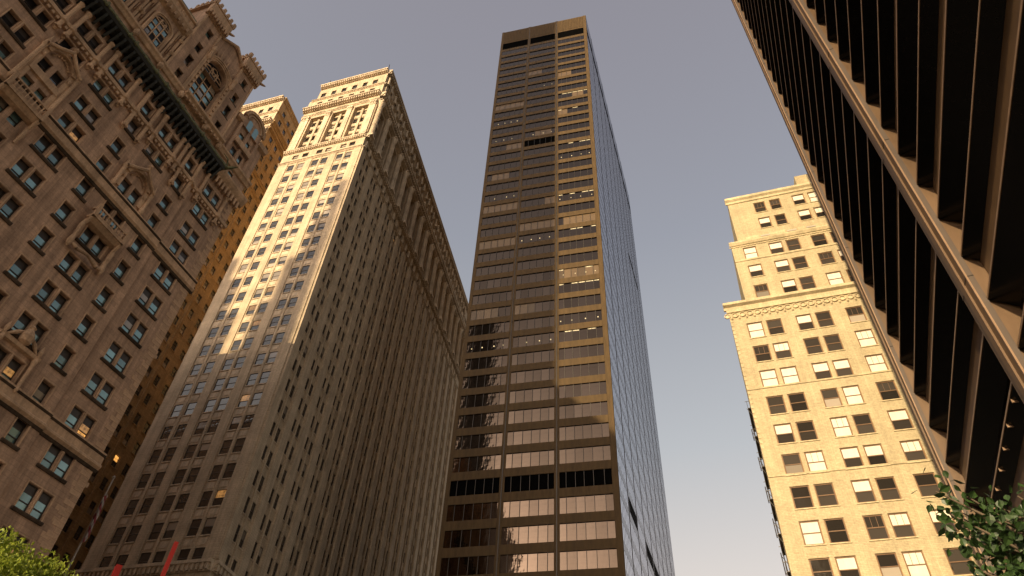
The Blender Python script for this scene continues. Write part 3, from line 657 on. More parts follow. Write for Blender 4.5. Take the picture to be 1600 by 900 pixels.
        e.extr([(n - .1, hz), (n + .18, hz), (n + .5, hz + .9), (n + .55, hz + 1.3), (n + .55, z1), (n - .1, z1)], u0 - .3, u1 + .3)
        x = u0 - .25
        while x < u1 + .1: e.fbox(x, x + .22, n + .1, n + .62, hz + .1, hz + .95); x += .45
        link('turret_head', e.mesh('turret_head'), T, o)
        c = MB(); x = u0 - .35; L = u1 - u0 + .7; k = 6; wd = L / (2 * k - 1)
        for i in range(k):
            c.fbox(x + 2 * i * wd, x + (2 * i + 1) * wd, n + .25, n + .7, z1, z1 + .75); c.fbox(x + 2 * i * wd, x + (2 * i + 1) * wd, -d - .2, -d + .1, z1, z1 + .75)
        nn = 5
        for i in range(nn):
            y = -n - .6 + (d + n) * i / nn; c.box(u1 + .05, u1 + .45, y, y + (d + n) / nn * .5, z1, z1 + .75); c.box(u0 - .45, u0 - .05, y, y + (d + n) / nn * .5, z1, z1 + .75)
        c.box(u0 - .4, u1 + .4, -n - .65, d, z1 - .3, z1)
        link('battlement', c.mesh('battlement'), T, o)
        g_ = MB(); g_.tube([(u1 + .3, -n - .5, z1 - 1.6), (u1 + .65, -n - .8, z1 - 1.65), (u1 + .85, -n - .95, z1 - 1.6)], [.22, .16, .08], 6); link('gargoyle', g_.mesh('gargoyle'), T, o)
    turret(-11.9, -8.6, 72.9, 89.3, .45, 3.4); turret(-3.9, -.9, 72.9, 89.3, .4, 3.0)
    # gabled arch between the turrets
    def glazed(name, uc, hw, z0, z1, n, cols, rows, lites='teal'):
        """pointed/round headed traceried window: dark glass, stone bars"""
        g = MB(); seg = 14; zc = z1 - hw
        pts = [(uc - hw, z0), (uc + hw, z0)] + [(uc + hw * cos(pi * k / seg), zc + hw * sin(pi * k / seg)) for k in range(seg + 1)]
        g.face([(u, -n, z) for u, z in pts]); o = f.put(name, g, M['dark_room'])
        tr = MB()
        for k in range(1, cols): u = uc - hw + 2 * hw * k / cols; tr.fbox(u - .06, u + .06, n, n + .14, z0, zc + hw * .6 * sqrt(max(0, 1 - ((u - uc) / hw) ** 2)) + .1)
        for k in range(1, rows + 1): z = z0 + (zc - z0) * k / rows; tr.fbox(uc - hw, uc + hw, n, n + .1, z - .08, z + .08)
        for s_ in (-.5, .5): tr.arch(uc + s_ * hw, zc, hw * .36, hw * .46, n, n + .1)
        tr.arch(uc, zc + hw * .55, hw * .2, hw * .28, n, n + .1, 0, 360, 14)
        link('tracery', tr.mesh('tracery'), T, o)
        pw = 2 * hw / cols; ph = (zc - z0) / rows
        for i in range(cols):
            for j in range(rows):
                if (i * 7 + j * 5) % 4 == 3: continue
                p = MB(); p.fbox(uc - hw + pw * i + .12, uc - hw + pw * (i + 1) - .12, n + .01, n + .03, z0 + ph * j + .15, z0 + ph * (j + .72))
                link('pane', p.mesh('pane'), M[lites] if (i + j) % 3 else M['eqblind'], o)
        return o
    def ringed(uc, hw, z0, z1, n0, deps, wd=.3):
        m = MB(); zc = z1 - hw
        for k, (n, w_) in enumerate(deps):
            r = hw + wd * k; m.arch(uc, zc, r, r + wd, n0 - .3, n); m.fbox(uc - r - wd, uc - r, n0 - .3, n, z0, zc); m.fbox(uc + r, uc + r + wd, n0 - .3, n, z0, zc)
        return f.put('arch_moulding', m, T)
    gb = MB()
    Z0, ZA = 72.9, 88.3
    outline = [(-8.6, Z0), (-3.8, Z0), (-3.8, 86.6), (-6.1, ZA), (-8.6, 86.6)]
    # gable wall with arched opening
    hw, zt, uc = 1.75, 82.6, -6.1; zc = zt - hw; seg = 16
    arc = [(uc + hw * cos(pi * k / seg), zc + hw * sin(pi * k / seg)) for k in range(seg + 1)]
    n = .30
    gb.face([(-8.6, -n, Z0), (uc - hw, -n, Z0), (uc - hw, -n, zc), (-8.6, -n, zc)]); gb.face([(uc + hw, -n, Z0), (-3.8, -n, Z0), (-3.8, -n, zc), (uc + hw, -n, zc)])
    gb.face([(-3.8, -n, zc), (-3.8, -n, 86.6), (uc, -n, ZA)] + [(u, -n, z) for u, z in arc[:seg // 2 + 1]][::-1]); gb.face([(uc, -n, ZA), (-8.6, -n, 86.6), (-8.6, -n, zc)] + [(u, -n, z) for u, z in arc[seg // 2:]][::-1])
    for (a, b), (c, d) in zip(arc[:-1], arc[1:]): gb.face([(a, -n, b), (c, -n, d), (c, .5, d), (a, .5, b)])
    gb.face([(uc - hw, -n, Z0), (uc - hw, .5, Z0), (uc - hw, .5, zc), (uc - hw, -n, zc)]); gb.face([(uc + hw, -n, zc), (uc + hw, .5, zc), (uc + hw, .5, Z0), (uc + hw, -n, Z0)])
    gb.face([(-8.6, -n, 86.6), (uc, -n, ZA), (uc, 3, ZA), (-8.6, 3, 86.6)]); gb.face([(uc, -n, ZA), (-3.8, -n, 86.6), (-3.8, 3, 86.6), (uc, 3, ZA)])
    f.put('gable', gb, B)
    glazed('arched_window', uc, hw, 73.2, zt, -.5, 3, 6); ringed(uc, hw, 73.0, zt, n, ((n + .02, 0), (n + .14, 0), (n + .25, 0)), .26)
    st = MB()
    for k in range(12): a = rad(12 + 156 * k / 11); st.tube([(uc + 2.55 * cos(a), -n - .15, zc + 2.55 * sin(a)), (uc + 3.05 * cos(a), -n - .15, min(zc + 3.6 * sin(a), 86.3))], [.09, .09], 5)
    for s_ in (-1, 1):
        st.extr([(n, -.0), (n + .45, 0), (n + .45, .4), (n, .4)], 0, .01)
        st.tube([(uc + s_ * 2.35, -n - .1, 86.55), (uc, -n - .3, ZA - .05)], [.24, .24], 6)
        for k in range(8): z = 74 + k * 1.0; st.fbox(uc + s_ * 2.1 - .12, uc + s_ * 2.1 + .12, n + .2, n + .34, z, z + .5)
        st.lathe(uc + s_ * 2.35, -n - .35, [(.02, 80.4), (.22, 80.8), (.3, 81.3), (.26, 82.2), (.4, 82.6), (.3, 83.2), (.05, 84.0)], 8)
    tag(f.put('gable_carving', st, T), kind='stuff')
    # far dormer with round head
    dm = MB(); uc2, hw2, z0, zt2 = 2.3, 1.55, 72.9, 83.0; zc2 = zt2 - hw2 - .45
    ar = [(uc2 + (hw2 + .5) * cos(pi * k / 14), zc2 + (hw2 + .5) * sin(pi * k / 14)) for k in range(15)]
    dm.face([(uc2 - hw2 - .5, -.35, 79.3), (uc2 + hw2 + .5, -.35, 79.3)] + [(u, -.35, z) for u, z in ar])
    for (a, b), (c, d) in zip(ar[:-1], ar[1:]): dm.face([(a, -.35, b), (a, 3, b), (c, 3, d), (c, -.35, d)])
    dm.fbox(uc2 - hw2 - .5, uc2 - hw2 - .1, 0, .35, 72.9, 79.4); dm.fbox(uc2 + hw2 + .1, uc2 + hw2 + .5, 0, .35, 72.9, 79.4); dm.fbox(uc2 - .2, uc2 + .2, 0, .3, 72.9, 79.4)
    dm.box(uc2 - hw2 - .49, uc2 + hw2 + .49, -.345, 2.9, 79.31, 79.45)
    do = f.put('dormer', dm, B)
    dr = MB(); dr.arch(uc2, zc2, hw2 + .3, hw2 + .75, .2, .62); dr.arch(uc2, zc2, hw2 - .15, hw2 + .05, .3, .5)
    for k in range(15): a = pi * k / 14; dr.lathe(uc2 + (hw2 + .62) * cos(a), -.6, [(.02, zc2 + (hw2 + .62) * sin(a) - .16), (.14, zc2 + (hw2 + .62) * sin(a)), (.02, zc2 + (hw2 + .62) * sin(a) + .16)], 6)
    dr.fbox(.7, 3.9, .3, .55, 75.5, 76.5); link('dormer_arch', dr.mesh('dormer_arch'), T, do)
    for q in (1.65, 2.95):
        g = MB(); pts = [(q - .42, 79.3), (q + .42, 79.3)] + [(q + .42 * cos(pi * k / 8), 80.9 + .42 * sin(pi * k / 8)) for k in range(9)]; g.face([(u, -.37, z) for u, z in pts]); link('arched_pane', g.mesh('arched_pane'), M['teal'], do)
    f.put('eaves', MB().extr([(0, 79.2), (.5, 79.4), (.6, 79.9), (.6, 80.15), (0, 80.2)], -.7, .4), T); f.put('eaves', MB().extr([(0, 79.2), (.5, 79.4), (.6, 79.9), (.6, 80.15), (0, 80.2)], 4.2, U1 + .3), T)
    # big arched windows left of the first turret
    for uc_ in (-14.75, -20.2, -25.6, -31):
        sb = MB(); sb.fbox(uc_ - 2.2, uc_ + 2.2, .2, .26, 79.0, 79.4); hw = 1.15
        o = glazed('arched_window', uc_, hw, 73.4, 78.0, .235, 3, 3); ringed(uc_, hw, 73.2, 78.0, .22, ((.32, 0), (.46, 0)), .22)
        fr = MB(); fr.fbox(uc_ - 2.0, uc_ - 1.75, .22, .42, 72.9, 79.0); fr.fbox(uc_ + 1.75, uc_ + 2.0, .22, .42, 72.9, 79.0)
        for s_ in (-1, 1):
            u = uc_ + s_ * 2.55; fr.fbox(u - .12, u + .12, .22, .5, 72.9, 79.2)
            for z in (74.2, 77.2): fr.fbox(u - .42, u - .3, .22, .34, z, z + 1.6); fr.fbox(u + .3, u + .42, .22, .34, z, z + 1.6); fr.lathe(u, -.6, [(.02, z + .1), (.3, z + .6), (.02, z + 1.1)], 6)
        tag(link('carved_frame', fr.mesh('carved_frame'), T, o), kind='stuff')
    f.put('cornice', MB().extr([(.22, 79.3), (.6, 79.5), (1.0, 80.4), (1.0, 80.8), (.3, 80.9), (.3, 82.6), (.55, 82.7), (.55, 83.0), (-.2, 83.0)], U0, -12.0), T)
    dn = MB(); x = U0
    while x < -12.3: dn.fbox(x, x + .3, .25, .92, 79.5, 80.35); dn.fbox(x, x + .12, .3, .45, 81.1, 82.4); x += .75
    tag(f.put('dentil', dn, T), kind='stuff')
    f.put('copper_roof_edge', MB().extr([(-.2, 83.0), (.35, 83.0), (.1, 83.9), (-.6, 84.4)], U0, -12.1), M['copper'])
    # ornate bays
    def hood(uc, zb, za, n=.22, w_=2.05):
        m = MB()
        for s_ in (-1, 1):
            u = uc + s_ * w_; m.lathe(u, -n - .22, [(.02, zb - .9), (.24, zb - .5), (.3, zb), (.2, zb + .2), (.2, za - 2.2), (.3, za - 1.9), (.22, za - 1.6), (.12, za - .9), (.02, za - .3)], 8)
            m.tube([(u, -n - .5, za - 1.8), (uc + s_ * .9, -n - .6, za - 1.75 + .75), (uc, -n - .6, za - .15)], [.2, .2, .22], 6)
            m.fbox(min(u, uc + s_ * 1.35), max(u, uc + s_ * 1.35), n, n + .16, zb, za - 1.9)
            m.lathe(u - s_ * .5, -n - .3, [(.02, za - 3.2), (.16, za - 2.9), (.02, za - 2.6)], 6)
        m.arch(uc, za - 2.3, 1.35, 1.75, n, n + .35, 10, 170, 10)
        m.lathe(uc, -n - .55, [(.1, za - .3), (.28, za - .05), (.1, za + .2), (.24, za + .4), (.02, za + .9)], 8)
        for k in range(9): a = rad(20 + 140 * k / 8); m.lathe(uc + .95 * cos(a), -n - .12, [(.02, za - 2.25 + .95 * sin(a) - .14), (.13, za - 2.25 + .95 * sin(a)), (.02, za - 2.25 + .95 * sin(a) + .14)], 6)
        f.put('gabled_hood', m, T)
    def balcony(uc, z0, z1, n=.22, w_=2.0, p=.95):
        m = MB(); m.fbox(uc - w_, uc + w_, n, n + p, z0, z0 + .28); m.extr([(n, z0 - .6), (n + p * .5, z0 - .45), (n + p * .9, z0), (n, z0)], uc - w_ + .1, uc + w_ - .1)
        m.fbox(uc - w_, uc + w_, n + p - .18, n + p, z1 - .2, z1); m.fbox(uc - w_, uc + w_, n + p - .2, n + p + .02, z0 + .28, z0 + .42)
        for k in range(10): x = uc - w_ + .15 + (2 * w_ - .3) * k / 9; m.lathe(x, -n - p + .1, [(.06, z0 + .4), (.12, z0 + .7), (.05, z1 - .45), (.09, z1 - .2)], 6)
        for s_ in (-1, 1):
            u = uc + s_ * (w_ - .1); m.box(u - .1, u + .1, -n - p, -n, z1 - .2, z1); m.fbox(u - .16, u + .16, n + p - .26, n + p + .06, z0, z1 + .25)
            m.tube([(u, -n - .08, z0 - 3.2), (u, -n - .3, z0 - 2.2), (u, -n - .2, z0 - 1.2), (u, -n - p * .8, z0 - .15)], [.1, .2, .13, .2], 7)
        f.put('balcony', m, T)
    hood(-18.95, 54.0, 61.4); hood(-6.35, 54.6, 59.0); hood(-6.35, 31.8, 36.0 + 2.9) if False else None
    balcony(-6.35, 48.9, 50.3); balcony(-18.95, 51.9, 53.5)
    m = MB(); m.extr([(.22, 56.0), (.45, 56.05), (.45, 56.9), (.22, 56.95)], -20.6, -17.3); f.put('panel', m, T)
    m = MB(); m.tube([(-8.4, -.5, 45.4), (-7.6, -.7, 45.1), (-6.35, -.8, 45.35), (-5.1, -.7, 45.1), (-4.3, -.5, 45.4)], [.12, .22, .14, .22, .12], 8)
    for u in (-8.35, -4.35): m.lathe(u, -.5, [(.02, 44.7), (.2, 45.0), (.3, 45.5), (.16, 46.2), (.24, 47.6), (.1, 48.4)], 8)
    f.put('carved_corbel', m, T)
    m = MB()                                                     # lower frame with cartouche
    m.extr([(.22, 34.1), (.55, 34.2), (.65, 34.5), (.22, 34.6)], -8.4, -4.3)
    for u in (-8.1, -4.6): m.lathe(u, -.45, [(.02, 30.9), (.2, 31.2), (.15, 31.6), (.15, 33.6), (.25, 34.0), (.12, 34.6), (.22, 35.0), (.02, 35.7)], 8)
    m.lathe(-6.35, -.5, [(.05, 34.5), (.5, 34.8), (.62, 35.3), (.4, 35.8), (.2, 36.1), (.3, 36.3), (.02, 36.6)], 10)
    for s_ in (-1, 1): m.tube([(-6.35 + s_ * 1.5, -.45, 34.6), (-6.35 + s_ * .9, -.5, 35.2), (-6.35 + s_ * .4, -.5, 35.6)], [.1, .2, .1], 6)
    f.put('carved_cartouche', m, T)
    # quoins: blocks set a little proud, alternately long and short, running up the far corner
    z = 12.0; i = 0; qm = {}
    while z < 67:
        L = (1.15, .62)[i % 2] if rnd.random() < .8 else .9; L = round(L, 2)
        if not (29.6 < z < 31.7 or 52.0 < z < 54.2 or 62.6 < z < 64.3):
            if L not in qm: qm[L] = MB().box(0, L, -.03, 0, 0, .44).mesh('quoin')
            f.put('quoin', qm[L], M['quoin'], U1 - L - .01, 0.0, z)
        z += .47; i += 1
    # scattered proud stones on the wall field
    for k in range(60):
        u = U1 - 1.8 + rnd.random() * 1.2 - (.0 if k % 2 else 6.2 * rnd.random()); zz = 12.2 + .47 * int(rnd.random() * 100)
        if any(h[0] - 1.6 < u < h[1] + .5 and h[2] - .9 < zz < h[3] + .4 for h in holes) or 29 < zz < 32 or 51.6 < zz < 54.5 or zz > 60 or -2.2 < u < -.6 : continue
        L = .98; qm.setdefault(L, None)
        if qm[L] is None: qm[L] = MB().box(0, L, -.015, 0, 0, .44).mesh('quoin')
        f.put('ashlar_block', qm[L], M['quoin'], u, 0.0 if u > -.7 else .22, zz)
    A0 = f.P(U0, -.5); A1 = f.P(U1, -.5); bk = dirv(-69.6) * 85
    P2 = [(f.P(U1).x, f.P(U1).y), (f.P(U1) + bk)[:2], (f.P(U0) + bk)[:2], (f.P(U0, -.5))[:2]]
    body(rt, [f.P(U1), f.P(U1) + bk, f.P(U0) + bk, f.P(U0)], GZ, 79.35, B, 'rear_walls', skip=(3,))
    return rt
gothic()
#PART3
# ================================================================ yellow brick building (right)
def yellow():
    K = 1.25; A = Vector((23.524 * K, 45.488 * K, 0)); rt = root('brick_apartment_building', A.x, A.y, 'sunlit yellow brick building with stepped top and pale roller blinds, behind the black steel tower', 'building')
    AZ = -70.2 + 180; f = Fac(rt, A.x, A.y, AZ); Yb, Yt = M['yellow'], M['yellow_trim']; rnd = random.Random(21)
    k = K
    R = 14.5 * k            # right extent
    holes = {0: [], 1: [], 2: []}; sm = []
    def w(sec, s0, s1, zh, zs):
        a, b, z0, z1 = -s1 * k - .13, -s0 * k + .13, zs * k - .10, zh * k + .09
        holes[sec].append((a, b, z0, z1)); r = rnd.random()
        bl = None; up = M['yglass']; lo = M['yglass']
        if r < .5: up = M['blind']
        if r < .2: lo = M['blind']
        elif .5 < r < .6: lo = M['eqblind']
        n = {0: 0, 1: 0, 2: 0}[sec]
        o = win(f, a + .06, b - .06, z0 + .05, z1 - .06, -.13 , M['ysash'], (up, lo), 'muntin' if rnd.random() < .35 else 'sash')
        kf = ('surround', round(b - a, 2), round(z1 - z0, 2))
        if kf not in _wc:
            W_, H_ = b - a, z1 - z0; sr = MB(); sr.box(-.06, .0, -.02, .05, -.05, H_ - .05); sr.box(W_ - .12, W_ - .06, -.02, .05, -.05, H_ - .05); sr.box(0, W_ - .12, -.02, .05, H_ - .11, H_ - .05); _wc[kf] = sr.mesh('surround')
        link('surround', _wc[kf], M['ysurround'], o)
        if 'si' not in _wc: _wc['si'] = {}
        key = round(b - a, 2)
        if key not in _wc['si']: _wc['si'][key] = MB().box(-.08, key + .08, -.22, -.06, -.1, 0).mesh('sill')
        link('sill', _wc['si'][key], Yt, o, (-.06, 0, -.05))
    main = [(.55, 1.72), (-1.12, .02), (-3.66, -2.55), (-5.3, -4.2), (-7.95, -6.75), (-10.6, -9.4), (-12.3, -11.1)]
    zh = 43.0
    while zh > 1:
        for s0, s1 in main: w(0, s0, s1, zh, zh - 1.66)
        zh -= 2.75
    for zh in (53.0, 50.38, 47.6):
        for s0, s1 in ((-.88, .2), (-3.38, -2.28), (-5.0, -3.92), (-7.45, -6.32), (-9.2, -8.1), (-11.6, -10.5)): w(1, s0, s1, zh, zh - 1.52)
    for zh in (59.6, 57.05):
        for s0, s1 in ((-3.08, -2.1), (-4.62, -3.72), (-7.02, -6.02), (-8.6, -7.6), (-10.8, -9.8)): w(2, s0, s1, zh, zh - 1.5)
    mb = MB(); wall(mb, -R * 0 - R, 3.15 * -0 + (-3.15 * -1) * 0 + 0, 0, .001, [], .1) if False else None
    # sections: left edges at s = 3.1 (main), 1.3 (middle), .6 (top)
    for sec, sl_, z0, z1 in ((0, 3.15, GZ, 45.0 * k), (1, 1.35, 45.0 * k, 54.0 * k), (2, .55, 54.0 * k, 61.0 * k)):
        mb = MB(); wall(mb, -sl_ * k, R, z0, z1, holes[sec], .28); f.put('front_wall', mb, Yb)
        p = f.P(-sl_ * k); q = f.P(R); bk = dirv(23.2) * 11
        body(rt, [q, p, p + bk, q + bk], z0, z1, Yb, 'rear_walls', skip=(0,))
    zb = 45.0 * k
    f.put('cornice', MB().extr([(0, zb - .15), (.15, zb - .1), (.2, zb + .25), (.55, zb + .45), (.55, zb + .8), (0, zb + 1.0)], -3.5 * k, R), Yt)
    # arcade of small round arches under the main cornice
    ar = MB(); x = -3.3 * k
    while x < 8.6 * k:
        ar.arch(x, zb - .95, .27, .36, 0, .14, 0, 360, 14); ar.arch(x, zb - .95, .01, .2, 0, .06, 0, 360, 10); ar.lathe(x + .42, -.1, [(.02, zb - 1.62), (.12, zb - 1.45), (.02, zb - 1.25)], 6)
        x += .84
    ar.fbox(-3.3 * k, R, 0, .17, zb - .5, zb - .1)
    tag(f.put('arcaded_frieze', ar, Yt), kind='stuff')
    for z in (35.75, 27.55, 49.25 - 2.0 + 4.0): f.put('string_course', MB().extr([(0, z * k - .1), (.08, z * k - .1), (.12, z * k + .06), (0, z * k + .1)], -(3.15 if z < 45 else 1.35) * k, R), Yt)
    z2 = 53.9 * k
    f.put('cornice', MB().extr([(0, z2 - .45), (.1, z2 - .45), (.3, z2 - .1), (.3, z2 + .1), (.1, z2 + .2), (0, z2 + .3)], -1.5 * k, R), Yt)
    dm = MB(); x = -1.4 * k
    while x < R - 1: dm.arch(x, z2 - .62, .1, .2, 0, .1, 180, 360, 6); x += .42
    tag(f.put('frieze_ornament', dm, Yt), kind='stuff')
    for s0, s1 in ((-1.6, -.3), (-2.6, -4.1), (-5.3, -6.0)):
        a, b = sorted((-s0 * k, -s1 * k)); m = MB(); m.fbox(a, b, 0, .14, z2 + .3, z2 + .75); f.put('parapet_block', m, Yt)
    for s in (-2.2, -4.75, -6.6): f.put('roof_vent', MB().fbox(-s * k - .55, -s * k + .55, 0, .2, z2 + .3, z2 + .52), M['pole'])
    z3 = 61.0 * k
    f.put('cornice', MB().extr([(0, z3 - 1.1), (.12, z3 - 1.05), (.15, z3 - .7), (.4, z3 - .45), (.4, z3 - .1), (.3, z3 + .05), (-.5, z3 + .05)], -.75 * k, R), Yt)
    f.put('roof_penthouse', MB().fbox(7.0 * k, R - 1, -6, -.35, z3, z3 + 2.6), Yb)
    for s in (-1.9, -6.05, -8.6): f.put('wall_joint', MB().fbox(-s * k - .02, -s * k + .02, 0, .004, GZ, zb - 1.8), M['yellow_trim'])
    for z in (12, 20): pass
    # small round bosses that run up the left corner, then the fire escape on the shaded side
    g = Fac(rt, f.P(-3.15 * k).x, f.P(-3.15 * k).y, 203.2); bo = MB(); z = 30 * k
    while z < 44.5 * k: bo.fbox(.0 - 3.15 * k + 0, .28 - 3.15 * k, 0, .05, z, z + .3); z += .6
    tag(f.put('corner_boss', bo, Yt), kind='stuff')
    fe = MB(); L = 4.6
    for i in range(9):
        z = (34.2 - i * 2.75) * k
        fe.box(-L - .6, -.5, -.32, -.05, z, z + .06)
        for y in (-.32,):
            fe.box(-L - .6, -.5, y - .02, y + .02, z + .85, z + .9); fe.box(-L - .6, -.5, y - .02, y + .02, z + .45, z + .48)
        x = -L - .6
        while x < -.5: fe.box(x, x + .03, -.33, -.31, z, z + .9); x += .35
        for x in (-L - .6, -.53): fe.box(x, x + .03, -.5, -.05, z + .85, z + .9); fe.tube([(x, -.05, z - .8), (x, -.45, z)], [.03, .03], 4)
        fe.tube([(-L, -.25, z), (-1.2, -.25, z - 2.75 * k)], [.06, .06], 4); fe.tube([(-L, -.45, z), (-1.2, -.45, z - 2.75 * k)], [.06, .06], 4)
    fo = g.put('fire_escape', fe, M['mullion'])
yellow()

# ================================================================ black steel tower (right edge)
def steel_tower():
    D = 7.6; fc = dirv(24.5); nd = dirv(24.5 - 90); foot = -nd * D          # nearest point of the face plane to the camera
    s_edge = 35.25; O = foot + fc * s_edge
    rt = root('steel_framed_tower', O.x, O.y, 'black steel and glass tower with deep bronze beams slanting across the upper right corner', 'skyscraper')
    f = Fac(rt, foot.x, foot.y, 204.5)                # u = -s
    p, z0 = 4.06, 15.8
    cols = [(34.05, 35.25), (20.0, 21.2), (5.8, 7.0), (-8.4, -7.2), (-22.6, -21.4)]
    mats = [M['steel'], M['steel_edge'], M['olglass']]
    def beam(L):
        m = MB()
        m.cur = 1; m.box(0, L, -.02, 0, 0, .085); m.box(0, L, -.02, 0, -2.03, -1.955)                 # flange tips
        m.cur = 0; m.box(0, L, 0.0, .42, .005, .12); m.box(0, L, .42, .46, .12, 1.74)                # bottom flange, web above it
        m.box(0, L, 0.0, .42, -1.96, -1.91)
        return m.mesh('spandrel_beam')
    def soffit(L):
        m = MB(); m.cur = 0
        m.extr([(-.003, -.004), (-.003, -.03), (-.65, -.53), (-.65, -.40)], 0, L); m.extr([(-.003, -2.035), (-.003, -2.06), (-.415, -2.39), (-.415, -2.2)], 0, L)
        return m.mesh('soffit_panel')
    def pane(L):
        m = MB(); k = 5; w_ = L / k
        m.face([(0, .65, -1.9), (L, .65, -1.9), (L, .65, -.5), (0, .65, -.5)]); return m.mesh('window_pane')
    for (a0, a1), (b0, b1) in zip(cols[:-1], cols[1:]):
        L = a0 - b1; bm_, sf, pn = beam(L), soffit(L), pane(L)
        for m_ in mats[:2]: bm_.materials.append(m_)
        sf.materials.append(M['olglass']); pn.materials.append(M['olglass'])
        ks = range(-4, 52)
        if b0 >= 5:
            for k in ks:
                z = z0 + p * k
                f.put('spandrel_beam', bm_, M['steel'], -a0, 0, z); f.put('soffit_panel', sf, M['olglass'], -a0, 0, z); f.put('window_pane', pn, M['olglass'], -a0, 0, z)
        else:
            j = [MB(), MB(), MB()]
            for k in ks:
                for t_, me in zip(j, (bm_, sf, pn)):
                    i0 = len(t_.v); t_.v += [(v.co.x, v.co.y, v.co.z + z0 + p * k) for v in me.vertices]
                    for pl in me.polygons: t_.f.append(tuple(i0 + q for q in pl.vertices)); t_.mi.append(pl.material_index)
            for nm_, t_, mt in zip(('spandrel_beam', 'soffit_panel', 'window_pane'), j, (mats[:2], [M['olglass']], [M['olglass']])): tag(f.put(nm_, t_, mt, -a0), kind='stuff')
    for s0, s1 in cols:
        m = MB(); u0, u1 = -s1, -s0
        m.cur = 2; m.fbox(u0 + .01, u1 - .005, .0, .2, GZ, 226); m.cur = 0; m.fbox(u0, u1, .2, .23, GZ, 226); m.fbox(u0 + .42, u1 - .42, .23, .30, GZ, 226)
        m.cur = 1; m.fbox(u1 - .05, u1 + .012, .185, .242, GZ, 226)
        m.cur = 0; m.fbox(u0 + .08, u1 - .08, -1.4, 0, GZ, 226)
        c = f.put('column', m, mats[:2] + [M['steel_grey']])
        if 34 > s0 > 4 or s0 > 30:
            j = MB()
            for k in range(-3, 17): z = z0 + p * k * 2 + 1.1; j.fbox(u0 - .01, u1 + .01, .0, .245, z, z + .035)
            link('column_splice', j.mesh('column_splice'), M['mullion'], c)
            gs = MB()
            for k in range(-3, 50):
                z = z0 + p * k + 2.0 + .35
                gs.face([(u1 - .075, .02, z + 1.3), (u1 - .075, .55, z + .95), (u1 + .06, .3, z + .1), (u1 + .02, .02, z + .5)])
            pass
    h = MB()
    for k in (0,):
        for i in range(9): s = 33.2 - i * 1.5; h.box(-s, -s + .05, .0, .2, z0 + p * k - 2.2, z0 + p * k - 1.98)
    tag(f.put('clip', h, M['steel_edge']), kind='stuff')
    f.put('crown_panel', MB().fbox(-35.25, 22.6, -.6, .05, 222.5, 226), M['steel'])
    a, b = f.P(-35.25, -1.2), f.P(22.6, -1.2); w_ = dirv(114.5) * 55
    body(rt, [b, a, a + w_, b + w_], GZ, 225.5, M['mullion'], skip=(0,))
    f.put('inner_wall', MB().fbox(-35.2, 22.6, -1.35, -1.3, GZ, 225), M['olglass'])
    e = Fac(rt, a.x, a.y, 294.5)
steel_tower()

# ================================================================ out of view: next-door building, plus towers added to cast shadows (also mirrored)
def block(name, label, corner, az1, l1, az2, l2, z1, mat, fl=3.9, bay=3.0, steps=None, zz0=GZ, rt=None, cren=False):
    A = Vector((corner[0], corner[1], 0)); r = rt or root(name, A.x, A.y, label, 'building')
    B = A + dirv(az1) * l1; Cc = B + dirv(az2) * l2; Dd = A + dirv(az2) * l2
    body(r, [A, B, Cc, Dd], zz0, z1, mat, 'walls')
    g = MB()
    def grid(P, d, L, n):
        x = 1.2
        while x < L - 1.8:
            z = max(zz0, GZ) + 1.2
            while z < z1 - 3:
                q = [P + d * x + n * .03, P + d * (x + 1.4) + n * .03]; g.face([(q[0].x - r.location.x, q[0].y - r.location.y, z - r.location.z), (q[1].x - r.location.x, q[1].y - r.location.y, z - r.location.z), (q[1].x - r.location.x, q[1].y - r.location.y, z + 2.1 - r.location.z), (q[0].x - r.location.x, q[0].y - r.location.y, z + 2.1 - r.location.z)]); z += fl
            x += bay
    d1, d2 = dirv(az1), dirv(az2)
    c = (A + Cc) / 2
    for P, d, L in ((A, d1, l1), (B, d2, l2), (Dd, d1, l1), (A, d2, l2)):
        n = Vector((d.y, -d.x, 0)); n = n if (P + d * L / 2 - c).dot(n) > 0 else -n; grid(P, d, L, n)
    if g.f: tag(link('window', g.mesh('window'), M['eqglass'], r), kind='stuff')
    if cren:
        m = MB(); x = 0.0
        while x < l1:
            q = A + d1 * x; m.box(q.x - r.location.x - .6, q.x - r.location.x + .6, q.y - r.location.y - .6, q.y - r.location.y + .6, z1 - r.location.z, z1 - r.location.z + 2.2); x += 3.2
        link('battlement', m.mesh('battlement'), mat, r)
    return r
fT = (Vector((-38.339, 51.24, 0)))
c0 = fT + dirv(20.4) * -35.0
block('gothic_neighbour', 'long plain brown stone building next door to the carved gothic building', c0, 200.4, 52, -69.6, 26, 100, M['brown'], cren=True)
def uv(u, t): return (u * .809 - t * .588, -u * .588 - t * .809)      # u across the sun direction, t away towards the sun
block('shadow_slab', 'unseen tall grey slab added far behind the camera on the left to cast shadow', uv(-47.0, 150), -54, 17.5, 216, 30, 292, M['dark_wall'])  # added out of view to shade the glass tower's left bays
rr = block('shadow_steps', 'unseen grey stepped block added behind the brown gothic building to shape shadow', uv(-79.5, 150), -54, 2.5, 216, 12, 176, M['dark_wall'])  # added out of view, stepped to shape the shadow on the pale front
for i, (u0, wd, h) in enumerate(((-82.0, 2.4, 165), (-84.4, 2.4, 153), (-86.8, 2.2, 142), (-89.0, 1.9, 131), (-92.6, 2.6, 140), (-95.2, 2.4, 149), (-97.6, 9, 155))):
    block('x', '', uv(u0, 150), -54, wd, 216, 12, h, M['dark_wall'], rt=rr)

